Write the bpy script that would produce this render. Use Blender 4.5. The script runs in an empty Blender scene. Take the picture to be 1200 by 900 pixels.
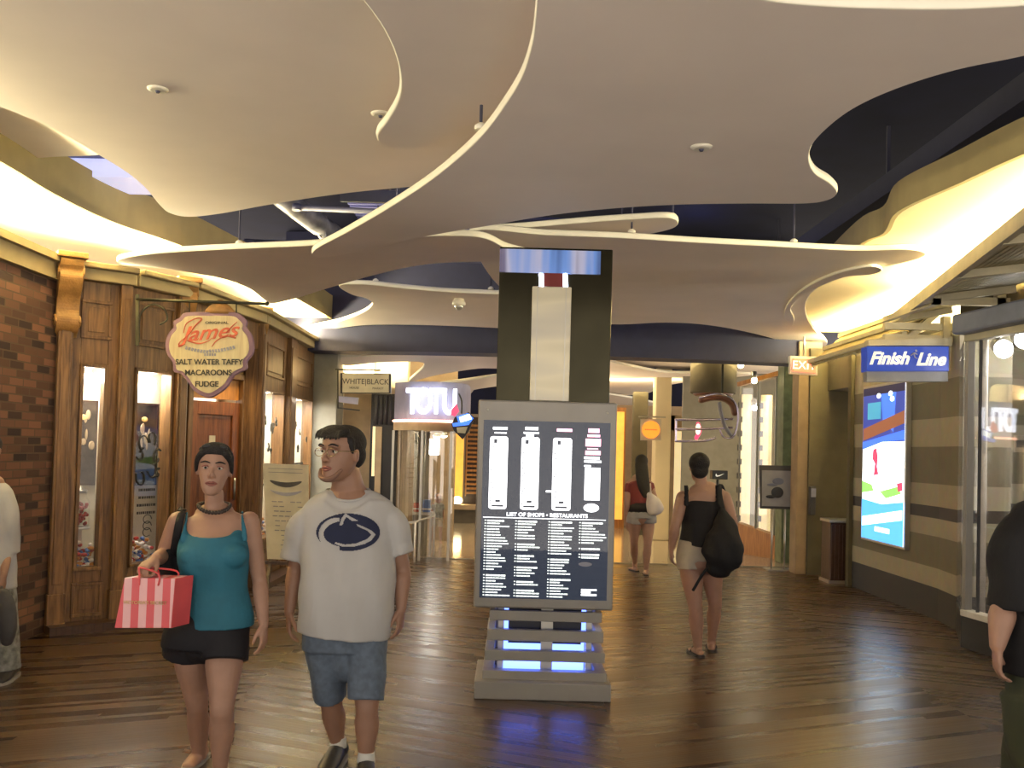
import bpy, bmesh, math, random
from mathutils import Vector, Matrix
from mathutils.bvhtree import BVHTree
from mathutils.geometry import intersect_point_line
random.seed(7)
V = Vector
C = bpy.context.scene.collection
PI = math.pi

# ------------------------------------------------------------------ camera
F = 1100.0
PITCH = math.radians(1.5); ROLL = math.radians(1.5)
SHIFT = 0.041
CAM = V((0, 0, 1.64))
fw = V((0, math.cos(PITCH), math.sin(PITCH)))
up0 = V((0, -math.sin(PITCH), math.cos(PITCH)))
ri0 = V((1, 0, 0))
cu = up0*math.cos(ROLL) - ri0*math.sin(ROLL)
cr = ri0*math.cos(ROLL) + up0*math.sin(ROLL)
cd = bpy.data.cameras.new('camera'); cam = bpy.data.objects.new('camera', cd); C.objects.link(cam)
cd.sensor_width = 36; cd.lens = 36*F/1200; cd.shift_y = SHIFT; cd.clip_end = 200
cam.matrix_world = Matrix((( cr.x, cu.x, -fw.x, CAM.x), (cr.y, cu.y, -fw.y, CAM.y), (cr.z, cu.z, -fw.z, CAM.z), (0, 0, 0, 1)))
bpy.context.scene.camera = cam

def ray(px, py):
    return fw + cr*((px-600)/F) - cu*((py-450-SHIFT*1200)/F)
def P(px, py, Y):            # a point of the place at depth Y
    d = ray(px, py); return CAM + d*(Y/d.y)
def Pz(px, py, z):           # a point of the place at height z
    d = ray(px, py); return CAM + d*((z-CAM.z)/d.z)

# ------------------------------------------------------------------ materials
def mat(name, col, rough=.6, metal=0, emit=None, es=0, var=.12, vs=6, bump=0, bs=60, coat=0, spec=.5):
    m = bpy.data.materials.new(name); m.use_nodes = True
    nt = m.node_tree; b = nt.nodes['Principled BSDF']
    b.inputs['Roughness'].default_value = rough; b.inputs['Metallic'].default_value = metal
    b.inputs['Specular IOR Level'].default_value = spec
    b.inputs['Coat Weight'].default_value = coat
    tc = nt.nodes.new('ShaderNodeTexCoord')
    if var:
        n = nt.nodes.new('ShaderNodeTexNoise'); n.inputs['Scale'].default_value = vs; n.inputs['Detail'].default_value = 4
        nt.links.new(tc.outputs['Object'], n.inputs['Vector'])
        r = nt.nodes.new('ShaderNodeValToRGB')
        r.color_ramp.elements[0].position = .3; r.color_ramp.elements[1].position = .7
        r.color_ramp.elements[0].color = tuple(c*(1-var) for c in col)+(1,)
        r.color_ramp.elements[1].color = tuple(min(1, c*(1+var)) for c in col)+(1,)
        nt.links.new(n.outputs['Fac'], r.inputs['Fac']); nt.links.new(r.outputs['Color'], b.inputs['Base Color'])
    else:
        b.inputs['Base Color'].default_value = tuple(col)+(1,)
    if bump:
        n2 = nt.nodes.new('ShaderNodeTexNoise'); n2.inputs['Scale'].default_value = bs
        nt.links.new(tc.outputs['Object'], n2.inputs['Vector'])
        bp = nt.nodes.new('ShaderNodeBump'); bp.inputs['Strength'].default_value = bump; bp.inputs['Distance'].default_value = .01
        nt.links.new(n2.outputs['Fac'], bp.inputs['Height']); nt.links.new(bp.outputs['Normal'], b.inputs['Normal'])
    if emit:
        b.inputs['Emission Color'].default_value = tuple(emit)+(1,); b.inputs['Emission Strength'].default_value = es
    return m

def nn(m, t, **kw):
    n = m.node_tree.nodes.new(t)
    for k, v in kw.items(): setattr(n, k, v)
    return n
def lk(m, a, b): m.node_tree.links.new(a, b)
def mth(m, op, a, b=None, c=None):
    n = nn(m, 'ShaderNodeMath', operation=op)
    for i, x in enumerate((a, b, c)):
        if x is None: continue
        if hasattr(x, 'links'): lk(m, x, n.inputs[i])
        else: n.inputs[i].default_value = x
    return n.outputs[0]

def floor_mat():
    m = bpy.data.materials.new('chevron_planks'); m.use_nodes = True
    b = m.node_tree.nodes['Principled BSDF']
    tc = nn(m, 'ShaderNodeTexCoord'); s = nn(m, 'ShaderNodeSeparateXYZ'); lk(m, tc.outputs['Object'], s.inputs[0])
    X = mth(m, 'SUBTRACT', s.outputs[0], .65)
    pp = mth(m, 'PINGPONG', X, 2.35)
    v = mth(m, 'SUBTRACT', s.outputs[1], mth(m, 'MULTIPLY', pp, .42))
    vi = mth(m, 'DIVIDE', v, .06)
    row = mth(m, 'FLOOR', vi)
    fr = mth(m, 'FRACT', vi)
    zone = mth(m, 'FLOOR', mth(m, 'DIVIDE', X, 2.35))
    wn1 = nn(m, 'ShaderNodeTexWhiteNoise', noise_dimensions='1D'); lk(m, row, wn1.inputs['W'])
    seg = mth(m, 'FLOOR', mth(m, 'ADD', mth(m, 'DIVIDE', X, 2.4), mth(m, 'MULTIPLY', wn1.outputs[0], 7)))
    cv = nn(m, 'ShaderNodeCombineXYZ'); lk(m, row, cv.inputs[0]); lk(m, seg, cv.inputs[1]); lk(m, zone, cv.inputs[2])
    wn = nn(m, 'ShaderNodeTexWhiteNoise', noise_dimensions='3D'); lk(m, cv.outputs[0], wn.inputs['Vector'])
    cg = nn(m, 'ShaderNodeCombineXYZ'); lk(m, mth(m, 'MULTIPLY', X, 1.5), cg.inputs[0]); lk(m, mth(m, 'MULTIPLY', v, 28), cg.inputs[1]); lk(m, row, cg.inputs[2])
    gr = nn(m, 'ShaderNodeTexNoise'); gr.inputs['Scale'].default_value = 1.6; gr.inputs['Detail'].default_value = 5; lk(m, cg.outputs[0], gr.inputs['Vector'])
    f = mth(m, 'ADD', mth(m, 'MULTIPLY', wn.outputs[0], .42), mth(m, 'MULTIPLY', gr.outputs['Fac'], .55))
    r = nn(m, 'ShaderNodeValToRGB'); lk(m, f, r.inputs[0])
    r.color_ramp.elements[0].position = .15; r.color_ramp.elements[0].color = (.030, .014, .005, 1)
    r.color_ramp.elements[1].position = .9; r.color_ramp.elements[1].color = (.088, .044, .014, 1)
    gap = mth(m, 'GREATER_THAN', mth(m, 'ABSOLUTE', mth(m, 'SUBTRACT', fr, .5)), .44)
    mx = nn(m, 'ShaderNodeMixRGB'); mx.inputs[2].default_value = (.04, .018, .008, 1)
    lk(m, mth(m, 'MULTIPLY', gap, .8), mx.inputs[0]); lk(m, r.outputs[0], mx.inputs[1])
    lk(m, mx.outputs[0], b.inputs['Base Color'])
    lk(m, mth(m, 'ADD', mth(m, 'MULTIPLY', wn.outputs[0], .10), .24), b.inputs['Roughness'])
    bp = nn(m, 'ShaderNodeBump'); bp.inputs['Strength'].default_value = .35; bp.inputs['Distance'].default_value = .004
    lk(m, mth(m, 'SUBTRACT', gr.outputs['Fac'], gap), bp.inputs['Height']); lk(m, bp.outputs[0], b.inputs['Normal'])
    b.inputs['Specular IOR Level'].default_value = .5
    return m

def brick_mat():
    m = bpy.data.materials.new('old_brick'); m.use_nodes = True
    b = m.node_tree.nodes['Principled BSDF']
    tc = nn(m, 'ShaderNodeTexCoord'); s = nn(m, 'ShaderNodeSeparateXYZ'); lk(m, tc.outputs['Object'], s.inputs[0])
    cx = nn(m, 'ShaderNodeCombineXYZ'); lk(m, mth(m, 'ADD', s.outputs[0], s.outputs[1]), cx.inputs[0]); lk(m, s.outputs[2], cx.inputs[1])
    bt = nn(m, 'ShaderNodeTexBrick'); lk(m, cx.outputs[0], bt.inputs['Vector'])
    bt.inputs['Scale'].default_value = 1; bt.inputs['Brick Width'].default_value = .21; bt.inputs['Row Height'].default_value = .066
    bt.inputs['Mortar Size'].default_value = .006; bt.inputs['Bias'].default_value = -.1
    bt.inputs['Color1'].default_value = (.030, .015, .014, 1); bt.inputs['Color2'].default_value = (.22, .10, .058, 1); bt.inputs['Mortar'].default_value = (.09, .055, .035, 1)
    lk(m, bt.outputs['Color'], b.inputs['Base Color']); b.inputs['Roughness'].default_value = .85
    bp = nn(m, 'ShaderNodeBump'); bp.inputs['Strength'].default_value = .6; bp.inputs['Distance'].default_value = .01
    bp.invert = True
    lk(m, bt.outputs['Fac'], bp.inputs['Height']); lk(m, bp.outputs[0], b.inputs['Normal'])
    return m

COURSES = [(0, (.045, .045, .05)), (.32, (.44, .40, .29)), (.52, (.19, .175, .12)), (.85, (.44, .40, .29)), (1.04, (.03, .03, .035)), (1.16, (.44, .40, .29)),
           (1.40, (.19, .175, .12)), (1.79, (.44, .40, .29)), (2.09, (.19, .175, .12)), (2.48, (.44, .40, .29))]
def stripe_mat():
    m = bpy.data.materials.new('striped_masonry'); m.use_nodes = True
    b = m.node_tree.nodes['Principled BSDF']
    tc = nn(m, 'ShaderNodeTexCoord'); s = nn(m, 'ShaderNodeSeparateXYZ'); lk(m, tc.outputs['Object'], s.inputs[0])
    r = nn(m, 'ShaderNodeValToRGB'); r.color_ramp.interpolation = 'CONSTANT'
    e = r.color_ramp.elements
    while len(e) < len(COURSES): e.new(.5)
    for i, (z, c) in enumerate(COURSES):
        e[i].position = z/4; 
    for i, (z, c) in enumerate(COURSES): e[i].color = c+(1,)
    lk(m, mth(m, 'DIVIDE', s.outputs[2], 4), r.inputs[0])
    n = nn(m, 'ShaderNodeTexNoise'); n.inputs['Scale'].default_value = 9; lk(m, tc.outputs['Object'], n.inputs['Vector'])
    mx = nn(m, 'ShaderNodeMixRGB', blend_type='MULTIPLY'); mx.inputs[0].default_value = .3
    lk(m, r.outputs[0], mx.inputs[1]); lk(m, n.outputs['Color'], mx.inputs[2]); lk(m, mx.outputs[0], b.inputs['Base Color'])
    b.inputs['Roughness'].default_value = .55
    return m

def wood_mat(name, dark, light, rough=.4):
    m = bpy.data.materials.new(name); m.use_nodes = True
    b = m.node_tree.nodes['Principled BSDF']
    tc = nn(m, 'ShaderNodeTexCoord'); mp = nn(m, 'ShaderNodeMapping'); mp.inputs['Scale'].default_value = (14, 14, 1.2)
    lk(m, tc.outputs['Object'], mp.inputs[0])
    n = nn(m, 'ShaderNodeTexNoise'); n.inputs['Scale'].default_value = 2; n.inputs['Detail'].default_value = 6; n.inputs['Distortion'].default_value = 1.2
    lk(m, mp.outputs[0], n.inputs['Vector'])
    r = nn(m, 'ShaderNodeValToRGB'); lk(m, n.outputs['Fac'], r.inputs[0])
    r.color_ramp.elements[0].position = .3; r.color_ramp.elements[0].color = dark+(1,)
    r.color_ramp.elements[1].position = .75; r.color_ramp.elements[1].color = light+(1,)
    lk(m, r.outputs[0], b.inputs['Base Color']); b.inputs['Roughness'].default_value = rough
    return m

def glass_mat(name='clear_glass', ior=.02, tint=(1, 1, 1)):
    m = bpy.data.materials.new(name); m.use_nodes = True; nt = m.node_tree
    nt.nodes.clear()
    o = nn(m, 'ShaderNodeOutputMaterial'); t = nn(m, 'ShaderNodeBsdfTransparent'); g = nn(m, 'ShaderNodeBsdfGlossy')
    t.inputs[0].default_value = tint+(1,); g.inputs['Roughness'].default_value = .02
    lw = nn(m, 'ShaderNodeLayerWeight'); lw.inputs[0].default_value = .5
    fac = mth(m, 'ADD', mth(m, 'MULTIPLY', mth(m, 'POWER', lw.outputs['Facing'], 5.0), .9), ior)
    mx = nn(m, 'ShaderNodeMixShader'); lk(m, fac, mx.inputs[0]); lk(m, t.outputs[0], mx.inputs[1]); lk(m, g.outputs[0], mx.inputs[2]); lk(m, mx.outputs[0], o.inputs[0])
    return m

def band_mat(name, cols, axis, scale, es=0, rough=.2, metal=0):
    m = bpy.data.materials.new(name); m.use_nodes = True
    b = m.node_tree.nodes['Principled BSDF']
    tc = nn(m, 'ShaderNodeTexCoord'); mp = nn(m, 'ShaderNodeMapping')
    sc = [.3, .3, .3]; sc[axis] = scale; mp.inputs['Scale'].default_value = sc
    lk(m, tc.outputs['Object'], mp.inputs[0])
    n = nn(m, 'ShaderNodeTexNoise'); n.inputs['Scale'].default_value = 1; n.inputs['Detail'].default_value = 3; lk(m, mp.outputs[0], n.inputs['Vector'])
    r = nn(m, 'ShaderNodeValToRGB'); lk(m, n.outputs['Fac'], r.inputs[0])
    e = r.color_ramp.elements
    while len(e) < len(cols): e.new(.5)
    for i, c in enumerate(cols): e[i].position = .32+.36*i/(len(cols)-1)
    for i, c in enumerate(cols): e[i].color = c+(1,)
    lk(m, r.outputs[0], b.inputs['Base Color']); b.inputs['Roughness'].default_value = rough; b.inputs['Metallic'].default_value = metal
    if es: lk(m, r.outputs[0], b.inputs['Emission Color']); b.inputs['Emission Strength'].default_value = es
    return m

M = dict(
 floor=floor_mat(), brick=brick_mat(), stripe=stripe_mat(), glass=glass_mat(), shopglass=glass_mat('shop_glass', .12),
 wood=wood_mat('stained_oak', (.085, .040, .014), (.27, .145, .055)),
 reddoor=wood_mat('mahogany', (.12, .035, .010), (.33, .11, .03), .3),
 darkwood=wood_mat('dark_walnut', (.03, .014, .009), (.075, .035, .02), .35),
 orangewood=wood_mat('orange_veneer', (.32, .13, .03), (.55, .25, .06), .35),
 corbel=mat('golden_corbel', (.34, .18, .055), .45, var=.3, vs=12, bump=.3),
 plate=mat('painted_panel', (.86, .77, .68), .75, var=.04, vs=1.5),
 rim=mat('edge_highlight_cream', (.86, .82, .68), .6, var=.03),
 cream=mat('cream_plaster', (.80, .68, .42), .8, var=.05, vs=2),
 trimc=mat('beige_cornice', (.36, .29, .15), .7, var=.08),
 olive=mat('olive_fascia', (.42, .34, .15), .8, var=.05),
 navy=mat('navy_ceiling', (.005, .006, .026), .9, var=.3, vs=2),
 beam=mat('blue_bulkhead', (.022, .024, .06), .7, var=.1),
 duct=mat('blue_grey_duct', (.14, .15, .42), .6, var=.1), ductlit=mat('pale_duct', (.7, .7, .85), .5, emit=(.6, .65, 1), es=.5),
 pipe=mat('grey_pipe', (.08, .08, .13), .5, metal=.3), tray=mat('dark_steel', (.03, .03, .04), .6),
 foil=mat('crumpled_foil_wrap', (.22, .22, .25), .4, metal=.3, var=.5, vs=6, bump=1, bs=9),
 tile=mat('polished_tile', (.42, .34, .24), .12, var=.12, vs=3),
 threshold=mat('dark_threshold', (.10, .085, .06), .5),
 steel=mat('brushed_steel', (.50, .49, .45), .33, metal=.85, var=.06), steelp=mat('satin_painted_steel', (.30, .29, .27), .45, metal=.3, var=.05),
 mirror=mat('smoked_mirror_steel', (.036, .033, .020), .2, metal=.9, var=.2, vs=3),
 bluereflect=band_mat('painted_blue_reflection', [(.03, .05, .16), (.10, .2, .5), (.30, .31, .45), (.10, .09, .16)], 0, 5, es=.45),  # blue reflection put into the colour as faintly glowing bands
 paleband=band_mat('pale_brushed_panel', [(.36, .33, .23), (.62, .58, .44), (.34, .34, .34)], 2, 2.2, es=0, rough=.35, metal=.35),
 led=mat('blue_led_panel', (.1, .15, .5), .5, emit=(.12, .2, 1), es=3.2), ledspot=mat('blue_white_lamp', (.5, .5, .8), .5, emit=(.6, .7, 1), es=12),
 black=mat('black_plastic', (.012, .012, .014), .4), board=mat('night_blue_board', (.006, .010, .022), .5, emit=(.02, .045, .10), es=.3),
 lit=mat('lit_white_print', (.9, .9, .9), .5, emit=(.95, .97, 1), es=2.2), litdim=mat('lit_fine_print', (.8, .85, .8), .5, emit=(.8, .88, .85), es=1.3), litpink=mat('lit_pink_print', (.9, .5, .6), .5, emit=(1, .45, .6), es=1.6),
 white=mat('white_paint', (.75, .72, .66), .6), display=mat('white_display_lining', (.74, .68, .55), .7, var=.06, vs=9),
 signcream=wood_mat('cream_sign_board', (.70, .60, .36), (.88, .80, .52), .6), purple=mat('mauve_sign_rim', (.24, .14, .22), .5), red=mat('red_lettering', (.62, .13, .06), .5), bluegrey=mat('blue_grey_lettering', (.35, .36, .45), .5),
 ink=mat('black_lettering', (.03, .028, .02), .5), iron=mat('dark_iron', (.05, .05, .035), .5, metal=.6),
 signwhite=mat('ivory_sign_face', (.62, .58, .44), .5), finishblue=mat('royal_blue_sign', (.015, .05, .38), .35, emit=(.01, .05, .4), es=.35), fwhite=mat('white_sign_lettering', (.85, .85, .8), .4, emit=(.9, .9, .8), es=.35),
 bluesteel=mat('slate_blue_metal', (.16, .18, .26), .4, metal=.2), grey=mat('grey_board', (.28, .29, .33), .6),
 slat=mat('weathered_slat', (.42, .36, .20), .6, var=.2), framec=mat('cream_metal_beam', (.50, .45, .30), .5),
 pillar=mat('grey_stucco', (.26, .25, .21), .8, var=.1), khaki=mat('khaki_stucco', (.11, .095, .055), .8, var=.1), green=mat('green_stone', (.13, .17, .09), .4, var=.3, vs=8), beigew=mat('beige_wall', (.38, .28, .17), .7),
 signglow=mat('backlit_white_letters', (.9, .9, 1), .5, emit=(.80, .86, 1), es=2.6), signback=mat('pale_sign_fascia', (.30, .29, .38), .5, emit=(.6, .65, 1), es=.05), pinkneon=mat('pink_neon', (.9, .4, .3), .5, emit=(1, .5, .35), es=3),
 exitred=mat('orange_red_lit_sign', (.8, .15, .07), .5, emit=(1, .22, .10), es=1.1), orange=mat('orange_dot', (.9, .28, .03), .5, emit=(1, .3, .03), es=.8),
 amber=mat('amber_glowing_wall', (.9, .45, .06), .6, emit=(1, .50, .08), es=.6, var=.2, vs=5), lampy=mat('warm_lamp', (1, .9, .6), .5, emit=(1, .82, .45), es=14), lampw=mat('white_lamp', (1, 1, 1), .5, emit=(1, .97, .9), es=25),
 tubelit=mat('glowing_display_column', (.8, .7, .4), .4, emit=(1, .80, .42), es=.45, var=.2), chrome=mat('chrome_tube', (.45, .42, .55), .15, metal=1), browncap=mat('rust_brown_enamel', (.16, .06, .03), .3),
 skin=mat('light_skin', (.38, .22, .155), .5, var=.06, vs=14), skind=mat('tan_skin', (.30, .165, .11), .5, var=.06, vs=14), lips=mat('lip_skin', (.28, .10, .08), .45),
 hair=mat('dark_hair', (.010, .008, .008), .75, var=.4, vs=40, bump=.6, bs=120), teal=mat('teal_jersey', (.02, .145, .22), .75, var=.1, vs=10, bump=.15), tee=mat('white_cotton', (.46, .46, .46), .85, var=.04, bump=.2, bs=12),
 denim=mat('grey_blue_denim', (.11, .145, .20), .85, var=.18, vs=30), blackcloth=mat('black_cloth', (.005, .005, .007), .8, bump=.2), shorts=mat('black_shorts_cloth', (.005, .005, .010), .75, bump=.2), navyprint=mat('navy_print', (.012, .018, .055), .8),
 greyshorts=mat('pale_grey_shorts', (.42, .37, .30), .8, var=.12), maroon=mat('maroon_knit', (.15, .02, .02), .8), greydenim=mat('pale_denim', (.30, .29, .27), .8), whitebag=mat('white_handbag', (.62, .56, .50), .5), olivecloth=mat('olive_trousers', (.035, .042, .022), .85), plaid=mat('grey_patterned_cloth', (.20, .21, .20), .85, var=.5, vs=22),
 shoe=mat('black_shoe', (.015, .015, .018), .45), sock=mat('white_sock', (.7, .7, .66), .9), sole=mat('pale_sole', (.35, .33, .30), .7), eyew=mat('eye_white', (.6, .56, .52), .25), iris=mat('dark_iris', (.02, .012, .008), .1), wire=mat('gold_wire', (.5, .42, .25), .2, metal=1),
 stubble=mat('beard_stubble', (.19, .105, .075), .8), bead=mat('dark_beads', (.03, .02, .018), .35), candyr=mat('red_candy', (.5, .06, .04), .3), candyb=mat('blue_candy', (.1, .2, .5), .3), candyw=mat('white_candy', (.8, .75, .7), .3), candyo=mat('orange_candy', (.6, .25, .05), .3), picdark=mat('dark_photo_print', (.05, .035, .025), .4, var=.7, vs=9), picgold=mat('gold_photo_print', (.7, .5, .2), .4, var=.5, vs=14),
 bagsilver=mat('grey_print', (.3, .3, .3), .5), greydark=mat('charcoal', (.05, .05, .055), .6), greenturf=mat('poster_green', (.25, .6, .1), .5, emit=(.3, .7, .15), es=.9),
)
def emat(n, c, s): M[n] = mat(n, c, .4, emit=c, es=s, var=0)
emat('poster_navy', (.03, .06, .35), .7); emat('poster_blue', (.05, .18, .85), .9); emat('poster_sky', (.08, .40, .95), 1.1); emat('poster_white', (.85, .95, 1), 1.7); emat('poster_orange', (.32, .11, .05), .6); emat('poster_teal', (.05, .30, .45), .9); emat('poster_red', (.5, .05, .12), 1.1); emat('poster_dark', (.01, .01, .05), .5)

def stripes_bag():
    m = bpy.data.materials.new('pink_striped_paper'); m.use_nodes = True; b = m.node_tree.nodes['Principled BSDF']
    tc = nn(m, 'ShaderNodeTexCoord'); s = nn(m, 'ShaderNodeSeparateXYZ'); lk(m, tc.outputs['Object'], s.inputs[0])
    f = mth(m, 'GREATER_THAN', mth(m, 'FRACT', mth(m, 'ADD', mth(m, 'DIVIDE', s.outputs[0], .075), .15)), .5)
    mx = nn(m, 'ShaderNodeMixRGB'); mx.inputs[1].default_value = (.72, .10, .12, 1); mx.inputs[2].default_value = (.85, .48, .50, 1)
    lk(m, f, mx.inputs[0]); lk(m, mx.outputs[0], b.inputs['Base Color']); b.inputs['Roughness'].default_value = .3
    return m
M['bagpink'] = stripes_bag(); M['bagside'] = mat('coral_paper', (.70, .09, .10), .3)

# ------------------------------------------------------------------ builders
def thing(name, label=None, cat=None, loc=(0, 0, 0), group=None, kind=None):
    o = bpy.data.objects.new(name, None); C.objects.link(o); o.location = loc; o.empty_display_size = .1
    return tag(o, label, cat, group, kind)
def tag(o, label=None, cat=None, group=None, kind=None):
    if label: o['label'] = label
    if cat: o['category'] = cat
    if group: o['group'] = group
    if kind: o['kind'] = kind
    return o
def setpar(o, p):
    if p is None: return
    o.parent = p
    m = Matrix.Translation(p.location) if p.parent is None and p.type == 'EMPTY' else Matrix.Identity(4)
    o.matrix_parent_inverse = m.inverted()

class MB:
    def __init__(s): s.bm = bmesh.new(); s.mi = 0; s.mats = []
    def quadbox(s, p):      # 8 corners, bottom 4 then top 4
        v = [s.bm.verts.new(q) for q in p]
        for f in ((3, 2, 1, 0), (4, 5, 6, 7), (0, 1, 5, 4), (1, 2, 6, 5), (2, 3, 7, 6), (3, 0, 4, 7)):
            s.bm.faces.new([v[i] for i in f])
        return s
    def box(s, x0, x1, y0, y1, z0, z1):
        return s.quadbox([(x0, y0, z0), (x1, y0, z0), (x1, y1, z0), (x0, y1, z0), (x0, y0, z1), (x1, y0, z1), (x1, y1, z1), (x0, y1, z1)])
    def fbox(s, fr, u0, u1, z0, z1, n0, n1):
        o, u, n = fr
        g = lambda a, b, z: V((o.x+u.x*a+n.x*b, o.y+u.y*a+n.y*b, z))
        return s.quadbox([g(u0, n1, z0), g(u1, n1, z0), g(u1, n0, z0), g(u0, n0, z0), g(u0, n1, z1), g(u1, n1, z1), g(u1, n0, z1), g(u0, n0, z1)])
    def prism(s, pts, d):   # polygon pts (Vectors) extruded by vector d
        a = [s.bm.verts.new(p) for p in pts]; b = [s.bm.verts.new(V(p)+V(d)) for p in pts]
        n = len(a); s.bm.faces.new(a); s.bm.faces.new(b[::-1])
        for i in range(n): s.bm.faces.new((a[i], b[i], b[(i+1) % n], a[(i+1) % n]))
        return s
    def bar(s, a, b, w, h=None):
        a = V(a); b = V(b); h = h or w; t = (b-a).normalized()
        ref = V((0, 0, 1)) if abs(t.z) < .95 else V((0, 1, 0))
        sd = t.cross(ref).normalized(); u = sd.cross(t)
        return s.quadbox([a-sd*w/2-u*h/2, a+sd*w/2-u*h/2, b+sd*w/2-u*h/2, b-sd*w/2-u*h/2, a-sd*w/2+u*h/2, a+sd*w/2+u*h/2, b+sd*w/2+u*h/2, b-sd*w/2+u*h/2])
    def tube(s, pts, seg=16, sub=3, closed=False, flat=False, ref=V((0, 1, 0))):
        # pts: (point, rx, ry)
        P_ = [(V(p[0]), p[1], p[2] if len(p) > 2 else p[1]) for p in pts]
        n = len(P_)
        if sub > 1 and n > 2:
            Q = []
            rng = n if closed else n-1
            for i in range(rng):
                g = lambda k: P_[k % n] if closed else P_[max(0, min(n-1, k))]
                p0, p1, p2, p3 = g(i-1), g(i), g(i+1), g(i+2)
                for j in range(sub):
                    t = j/sub; t2 = t*t; t3 = t2*t
                    cr_ = lambda a, b, c, d: .5*((2*b)+(c-a)*t+(2*a-5*b+4*c-d)*t2+(3*b-a-3*c+d)*t3)
                    Q.append((cr_(p0[0], p1[0], p2[0], p3[0]), max(.001, cr_(p0[1], p1[1], p2[1], p3[1])), max(.001, cr_(p0[2], p1[2], p2[2], p3[2]))))
            if not closed: Q.append(P_[-1])
            P_ = Q; n = len(P_)
        T = []
        for i in range(n):
            a = P_[i-1][0] if (i > 0 or closed) else P_[0][0]
            b = P_[(i+1) % n][0] if (i < n-1 or closed) else P_[-1][0]
            d = b-a; T.append(d.normalized() if d.length > 1e-9 else V((0, 0, 1)))
        rings = []
        for i, (c, rx, ry) in enumerate(P_):
            t = T[i]; r = ref if abs(t.dot(ref)) < .93 else V((0, 0, 1))
            sd = r.cross(t).normalized(); f_ = t.cross(sd)
            rings.append((c, rx, ry, sd, f_, t))
        if not closed and not flat:
            def capr(rg, sg):
                c, rx, ry, sd, f_, t = rg; out = []
                L = min(rx, ry)
                for a in (25, 50, 72):
                    a = math.radians(a); out.append((c+t*sg*L*math.sin(a), rx*math.cos(a), ry*math.cos(a), sd, f_, t))
                return out, c+t*sg*L
            c0, e0 = capr(rings[0], -1); c1, e1 = capr(rings[-1], 1)
            rings = c0[::-1]+rings+c1
        else: e0 = rings[0][0]; e1 = rings[-1][0]
        R = []
        for c, rx, ry, sd, f_, t in rings:
            R.append([s.bm.verts.new(c+sd*rx*math.cos(2*PI*k/seg)+f_*ry*math.sin(2*PI*k/seg)) for k in range(seg)])
        m = len(R)
        for i in range(m if closed else m-1):
            A, B = R[i], R[(i+1) % m]
            for k in range(seg):
                fc = s.bm.faces.new((A[k], A[(k+1) % seg], B[(k+1) % seg], B[k])); fc.smooth = True
        if not closed:
            a = s.bm.verts.new(e0); b = s.bm.verts.new(e1)
            for k in range(seg):
                f1 = s.bm.faces.new((a, R[0][(k+1) % seg], R[0][k])); f2 = s.bm.faces.new((b, R[-1][k], R[-1][(k+1) % seg]))
                f1.smooth = f2.smooth = not flat
        return s
    def ell(s, c, r, Mx=None, seg=16):
        if not hasattr(r, '__len__'): r = (r, r, r)
        X = Matrix.Translation(V(c)) @ (Mx or Matrix.Identity(4)) @ Matrix.Diagonal((r[0], r[1], r[2], 1))
        g = bmesh.ops.create_uvsphere(s.bm, u_segments=seg, v_segments=seg//2+2, radius=1, matrix=X)
        for v in g['verts']:
            for f in v.link_faces: f.smooth = True
        return s
    def cyl(s, a, b, r, seg=16): return s.tube([(a, r, r), (b, r, r)], seg=seg, sub=1, flat=True)
    def lathe(s, c, prof, seg=24, ax=V((0, 0, 1))):
        return s.tube([(V(c)+ax*z, r, r) for z, r in prof], seg=seg, sub=1, flat=True)
    def build(s, name, m, parent=None, bevel=0, label=None, remesh=0, smooth=0, mats=None):
        bmesh.ops.recalc_face_normals(s.bm, faces=s.bm.faces)
        me = bpy.data.meshes.new(name); s.bm.to_mesh(me); s.bm.free()
        me.materials.append(M[m])
        for k in (mats or []): me.materials.append(M[k])
        o = bpy.data.objects.new(name, me); C.objects.link(o); setpar(o, parent)
        if bevel:
            b = o.modifiers.new('bevel', 'BEVEL'); b.width = bevel; b.segments = 2; b.limit_method = 'ANGLE'
        if remesh:
            r = o.modifiers.new('remesh', 'REMESH'); r.mode = 'VOXEL'; r.voxel_size = remesh; r.use_smooth_shade = True
            if smooth:
                q = o.modifiers.new('smooth', 'SMOOTH'); q.iterations = smooth; q.factor = .5
        if label: o['label'] = label
        return o

def frame(a, b, right=True):      # wall frame: origin, direction, outward normal
    a = V((a[0], a[1], 0)); b = V((b[0], b[1], 0)); u = (b-a).normalized(); n = V((u.y, -u.x, 0))
    if not right: n = -n
    return (a, u, n)
def flen(a, b): return math.hypot(b[0]-a[0], b[1]-a[1])
def fp(fr, a, z, n=0): return fr[0]+fr[1]*a+fr[2]*n+V((0, 0, z))

def text(body, size, m, parent, o, u, n, ext=.004, shear=0, align='CENTER', name='lettering', off=0, sx=1, space=1):
    """flat lettering standing on the plane through o with reading direction u and facing n"""
    cv = bpy.data.curves.new(name, 'FONT'); cv.body = body; cv.size = size; cv.extrude = ext; cv.shear = shear; cv.align_x = align; cv.align_y = 'CENTER'; cv.offset = off; cv.space_character = space
    tmp = bpy.data.objects.new(name, cv); me = bpy.data.meshes.new_from_object(tmp); bpy.data.objects.remove(tmp)
    u = V(u).normalized(); n = V(n).normalized(); w = n.cross(u)
    me.transform(Matrix(((u.x*sx, w.x, n.x, o[0]), (u.y*sx, w.y, n.y, o[1]), (u.z*sx, w.z, n.z, o[2]), (0, 0, 0, 1))))
    me.materials.clear(); me.materials.append(M[m]); me.name = name
    ob = bpy.data.objects.new(name, me); C.objects.link(ob); setpar(ob, parent)
    return ob

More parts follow.
